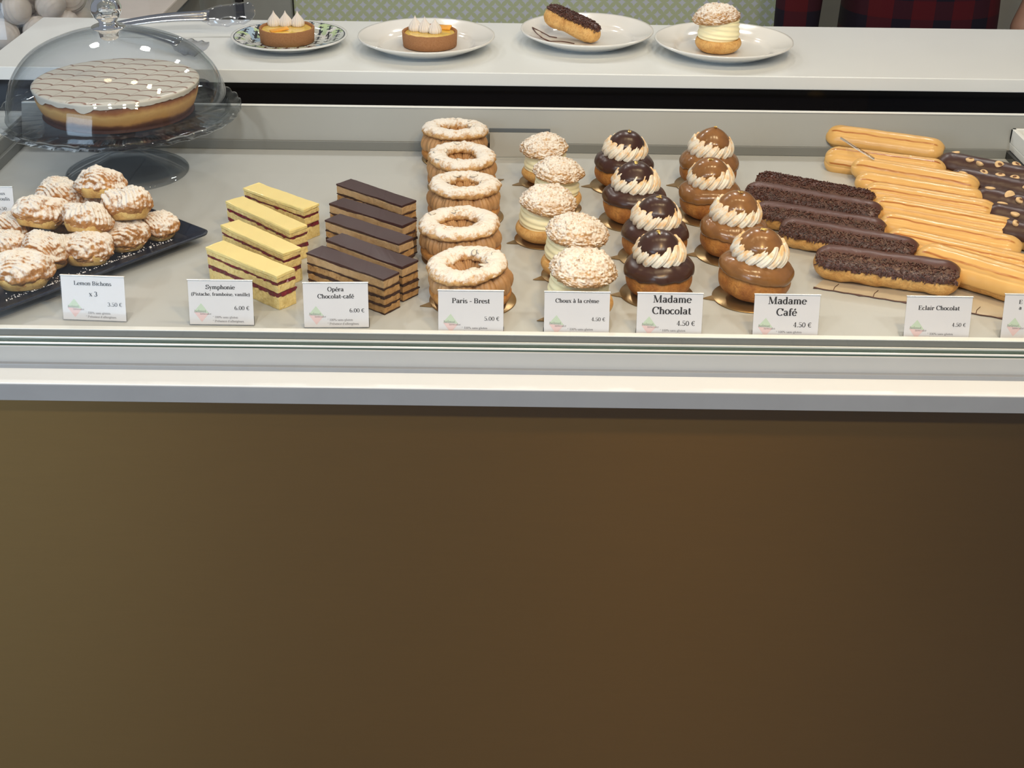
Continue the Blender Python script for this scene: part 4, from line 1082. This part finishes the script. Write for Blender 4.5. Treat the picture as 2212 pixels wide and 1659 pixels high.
# ------------------------------------------------------------------ tongs on the shelf
def tongs_arm(root, p0, p1, head_len, wid, roll):
    """steel arm from p0 to p1 ending in a clear scalloped head"""
    d = (p1-p0); L = d.length; t = d.normalized(); side = Vector((-t.y, t.x, 0)).normalized(); up = side.cross(t)*-1
    side2 = side*math.cos(roll)+Vector((0, 0, 1))*math.sin(roll); nr = t.cross(side2).normalized()
    vs = []; fs = []; n = 14
    for k in range(n):
        s = k/(n-1); w = (.0055+.0035*s)
        c = p0+t*(L*s)+Vector((0, 0, .004*math.sin(s*PI)))
        for a, b in ((-w, -.0006), (-w*.9, .0016), (-w*.3, -.0002), (w*.3, -.0002), (w*.9, .0016), (w, -.0006)): vs.append(c+side2*a+nr*b)
    for k in range(n-1):
        for j in range(6): fs.append((k*6+j, k*6+(j+1) % 6, (k+1)*6+(j+1) % 6, (k+1)*6+j))
    fs += [tuple(range(5, -1, -1)), tuple((n-1)*6+j for j in range(6))]
    arm = mesh('arm', vs, fs, M['steel'], root)
    hp = p1-t*.018; vs = []; fs = []; NU, NV = 60, 9
    for j in range(NU):
        s = j/(NU-1); w = wid*(math.sin(min(1, s*1.9+.12)*PI/2)**.8)*(1 if s < .80 else math.sqrt(max(0, 1-((s-.80)/.20)**2)))
        w *= 1+.07*abs(math.sin(s*22)); w = max(w, .0008)
        for k in range(NV):
            q = -1+2*k/(NV-1); vs.append(hp+t*(head_len*s)+side2*(w*q)+nr*(-.006*(q*q)*math.sin(s*PI)+.0015*math.sin(s*22)*abs(q)**3))
    for j in range(NU-1):
        for k in range(NV-1): a = j*NV+k; fs.append((a, a+1, a+NV+1, a+NV))
    h = mesh('scalloped_head', vs, fs, M['steel'] if False else M['acrylic_head'], arm)
    md = h.modifiers.new('solid', 'SOLIDIFY'); md.thickness = .0012
tg = thing('tongs', 'pair of steel tongs with scalloped heads lying on the white shelf', 'tongs', at(240, 60, .096))
o0 = Vector(tg.location)
h0 = at(240, 56, .104)-o0
tongs_arm(tg, h0, at(452, 34, .118)-o0, .090, .0165, R_(55))
tongs_arm(tg, h0+Vector((0, -.004, 0)), at(388, 92, .106)-o0, .078, .0150, R_(28))

# ------------------------------------------------------------------ jar of meringues, left background
jr = thing('glass_jar', 'big clear glass jar full of white meringues behind the cake dome', 'jar', (-.985, 2.42, ZD-.11))
jx, jy = at(38, 40, .0).x, at(38, 40, .0).y
side = thing('side_cabinet', 'grey cabinet under the glass jar at the left edge', 'cabinet', (-.89, 2.33, 0))
box('body', (-.16, -.135, 0), (.145, .155, ZD-.03), M['grey_wall'], side, bev=.002)
box('door', (-.15, -.147, .06), (.135, -.135, ZD-.08), M['case_white'], side, bev=.002)
jr.location = (-.868, 2.318, ZD-.03)
lathe('jar_wall', [(.001, 0), (.115, 0), (.123, .006), (.125, .03), (.125, .30), (.122, .30), (.122, .03), (.118, .009), (.001, .005)], 72, M['jar_glass'], jr)
rnd = random.Random(21)
mer = None; cnt = 0
def ball(u, v):
    th = u*2*PI; ph = v*PI; k = 1+.035*math.cos(ph*18+th)+.02*nz((math.cos(th), math.sin(th), ph), 1.5)
    return Vector((.026*math.sin(ph)*math.cos(th)*k, .026*math.sin(ph)*math.sin(th)*k, .022*math.cos(ph)))
layer = 0
for z in (.032, .074, .116, .158):
    ring = [(0, 0)]+[(.092*math.cos(a*2*PI/10+layer*.3), .092*math.sin(a*2*PI/10+layer*.3)) for a in range(10)]+[(.042*math.cos(a*2*PI/4+layer), .042*math.sin(a*2*PI/4+layer)) for a in range(4)]
    for (x, y) in ring[1:]:
        loc = Vector((jr.location.x+x, jr.location.y+y, jr.location.z+z))
        if mer is None:
            mer = grid('meringue', 40, 30, ball, M['meringue'], None, loc=loc); o = mer
        else: o = mer.copy(); COL.objects.link(o); o.location = loc
        o.rotation_euler = (rnd.uniform(0, 3), rnd.uniform(0, 3), rnd.uniform(0, 3))
        tag(o, 'white ridged meringue inside the glass jar', 'meringue', 'white meringues in the glass jar')
    layer += 1

# ------------------------------------------------------------------ person behind the shelf
def plaid():
    t = NT('plaid_shirt'); s = t.sep()
    def st(c, per, w): return t.math('LESS_THAN', t.math('FRACT', t.math('MULTIPLY', c, 1/per)), w)
    a = st(s[0], .083, .45); b = st(s[2], .075, .5)
    f = t.math('ADD', t.math('MULTIPLY', a, .6), t.math('MULTIPLY', b, .4))
    c = t.mix(f, (.075, .005, .010, 1), (.008, .006, .016, 1))
    return t.set(c, .85, 0, .2)
M['plaid'] = plaid(); M['skin'] = plain('skin', (.42, .24, .17, 1), .5, var=.05, vs=30, sss=.1); M['jeans'] = plain('dark_jeans', (.012, .018, .045, 1), .8)
M['hair'] = plain('hair', (.03, .018, .012, 1), .6, var=.2, vs=80)
def skin_mesh(name, pts, edges, rad, m, parent, root=0, sub=2):
    me = bpy.data.meshes.new(name); me.from_pydata([tuple(p) for p in pts], edges, []); o = link(name, me, parent, m)
    md = o.modifiers.new('skin', 'SKIN'); md.use_smooth_shade = True
    for i, sv in enumerate(me.skin_vertices[0].data):
        r = rad[i]; sv.radius = r if isinstance(r, tuple) else (r, r); sv.use_root = (i == root)
    sb = o.modifiers.new('sub', 'SUBSURF'); sb.levels = sub; sb.render_levels = sub
    return o
pe = thing('person', 'person in a dark red and navy plaid shirt standing behind the white shelf', 'person', (.853, 2.86, 0))
def loft(name, secs, m, parent, n=40):
    """closed surface through elliptical sections (x, y, z, rx, ry)"""
    vs = []; fs = []
    sm = catmull(secs, len(secs)*6)
    for (x, y, z, rx, ry) in sm:
        for k in range(n):
            a = 2*PI*k/n; c_, s_ = math.cos(a), math.sin(a)
            w = 1+.02*nz((c_, s_, z*4), 1.5)
            vs.append((x+rx*w*math.copysign(abs(c_)**.85, c_), y+ry*w*math.copysign(abs(s_)**.85, s_), z))
    for j in range(len(sm)-1):
        for k in range(n): fs.append((j*n+k, j*n+(k+1) % n, (j+1)*n+(k+1) % n, (j+1)*n+k))
    fs.append(tuple(range(n-1, -1, -1))); fs.append(tuple((len(sm)-1)*n+k for k in range(n)))
    return mesh(name, vs, fs, m, parent)
body_pts = [(0, 0, .95), (0, 0, 1.08), (0, 0, 1.25), (0, .0, 1.38), (0, -.01, 1.50), (0, -.02, 1.60), (0, -.03, 1.70),
            (-.15, 0, 1.39), (-.235, .01, 1.12), (-.262, -.02, .85), (.15, 0, 1.39), (.31, .03, 1.13), (.215, -.09, .90),
            (-.09, 0, .86), (-.10, 0, .50), (-.10, .02, .10), (-.10, -.10, .04), (.09, 0, .86), (.10, 0, .50), (.10, .02, .10), (.10, -.10, .04),
            (-.262, -.04, .76), (.185, -.11, .82)]
body_e = [(0, 1), (1, 2), (2, 3), (3, 4), (4, 5), (5, 6), (3, 7), (7, 8), (8, 9), (3, 10), (10, 11), (11, 12), (0, 13), (13, 14), (14, 15), (15, 16), (0, 17), (17, 18), (18, 19), (19, 20), (9, 21), (12, 22)]
body_r = [.09, .085, .09, .085, .052, .08, .07, .05, .042, .030, .05, .042, .029, .07, .055, .04, .035, .07, .055, .04, .035, .034, .034]
bd = skin_mesh('body', body_pts, body_e, body_r, M['skin'], pe)
sh = loft('shirt', [(0, 0, .72, .168, .118), (0, 0, .85, .166, .116), (0, 0, 1.0, .158, .112), (0, 0, 1.15, .160, .115), (0, 0, 1.30, .178, .118), (0, 0, 1.40, .165, .10), (0, -.005, 1.46, .075, .07)], M['plaid'], pe)
loft('sleeve', [(-.262, -.02, .79, .046, .042), (-.258, -.01, .90, .049, .045), (-.242, .01, 1.12, .056, .054), (-.20, .005, 1.30, .064, .064), (-.14, 0, 1.41, .07, .06)], M['plaid'], sh)
loft('sleeve', [(.305, .03, 1.10, .058, .055), (.26, .015, 1.24, .06, .06), (.20, .005, 1.34, .064, .064), (.14, 0, 1.41, .07, .06)], M['plaid'], sh)
tr = loft('trousers', [(-.09, .01, .06, .072, .085), (-.095, 0, .45, .080, .088), (-.085, 0, .76, .090, .105), (-.05, 0, .80, .105, .100)], M['jeans'], pe)
loft('trouser_leg', [(.09, .01, .06, .072, .085), (.095, 0, .45, .080, .088), (.085, 0, .76, .085, .100), (.06, 0, .80, .085, .095)], M['jeans'], tr)
def fingers(base, dirv, side, nm):
    for k in range(5):
        off = side*(-.028+.018*k); ln = [.062, .074, .080, .074, .060][k]
        if k == 0: p0 = base+side*-.035; d = (dirv+side*-.8).normalized(); r0 = .011
        else: p0 = base+off+dirv*.02; d = dirv; r0 = .009
        cur = Vector((0, .25, -.1))
        pts = [p0, p0+d*ln*.45, p0+(d+cur*.4).normalized()*ln*.75, p0+(d+cur*.9).normalized()*ln]
        skin_mesh(nm, pts, [(0, 1), (1, 2), (2, 3)], [r0, r0, r0*.9, r0*.75], M['skin'], bd, 0, 2)
fingers(Vector((-.262, -.045, .75)), Vector((0, -.15, -1)).normalized(), Vector((0, -1, 0)), 'finger')
fingers(Vector((.183, -.115, .81)), Vector((-.25, -.1, -1)).normalized(), Vector((1, 0, 0)), 'finger')
h = lathe('hair', [(.001, .125), (.05, .115), (.085, .075), (.098, .02), (.095, -.04), (.088, -.07)], 40, M['hair'], bd, None, 20, loc=(0, .0, 1.66))
for xx in (-.032, .032): lathe('eye', [(.001, .011), (.009, .006), (.011, 0), (.009, -.006), (.001, -.011)], 16, M['ledge'], bd, None, 12, loc=(xx, -.112, 1.665))
skin_mesh('nose', [(0, -.115, 1.66), (0, -.140, 1.635)], [(0, 1)], [.010, .014], M['skin'], bd)
skin_mesh('mouth', [(-.024, -.118, 1.600), (0, -.126, 1.598), (.024, -.118, 1.600)], [(0, 1), (1, 2)], [.005, .008, .005], M['raspberry'], bd)
for xx in (-1, 1): skin_mesh('ear', [(.088*xx, -.02, 1.675), (.092*xx, -.015, 1.635)], [(0, 1)], [.014, .010], M['skin'], bd)
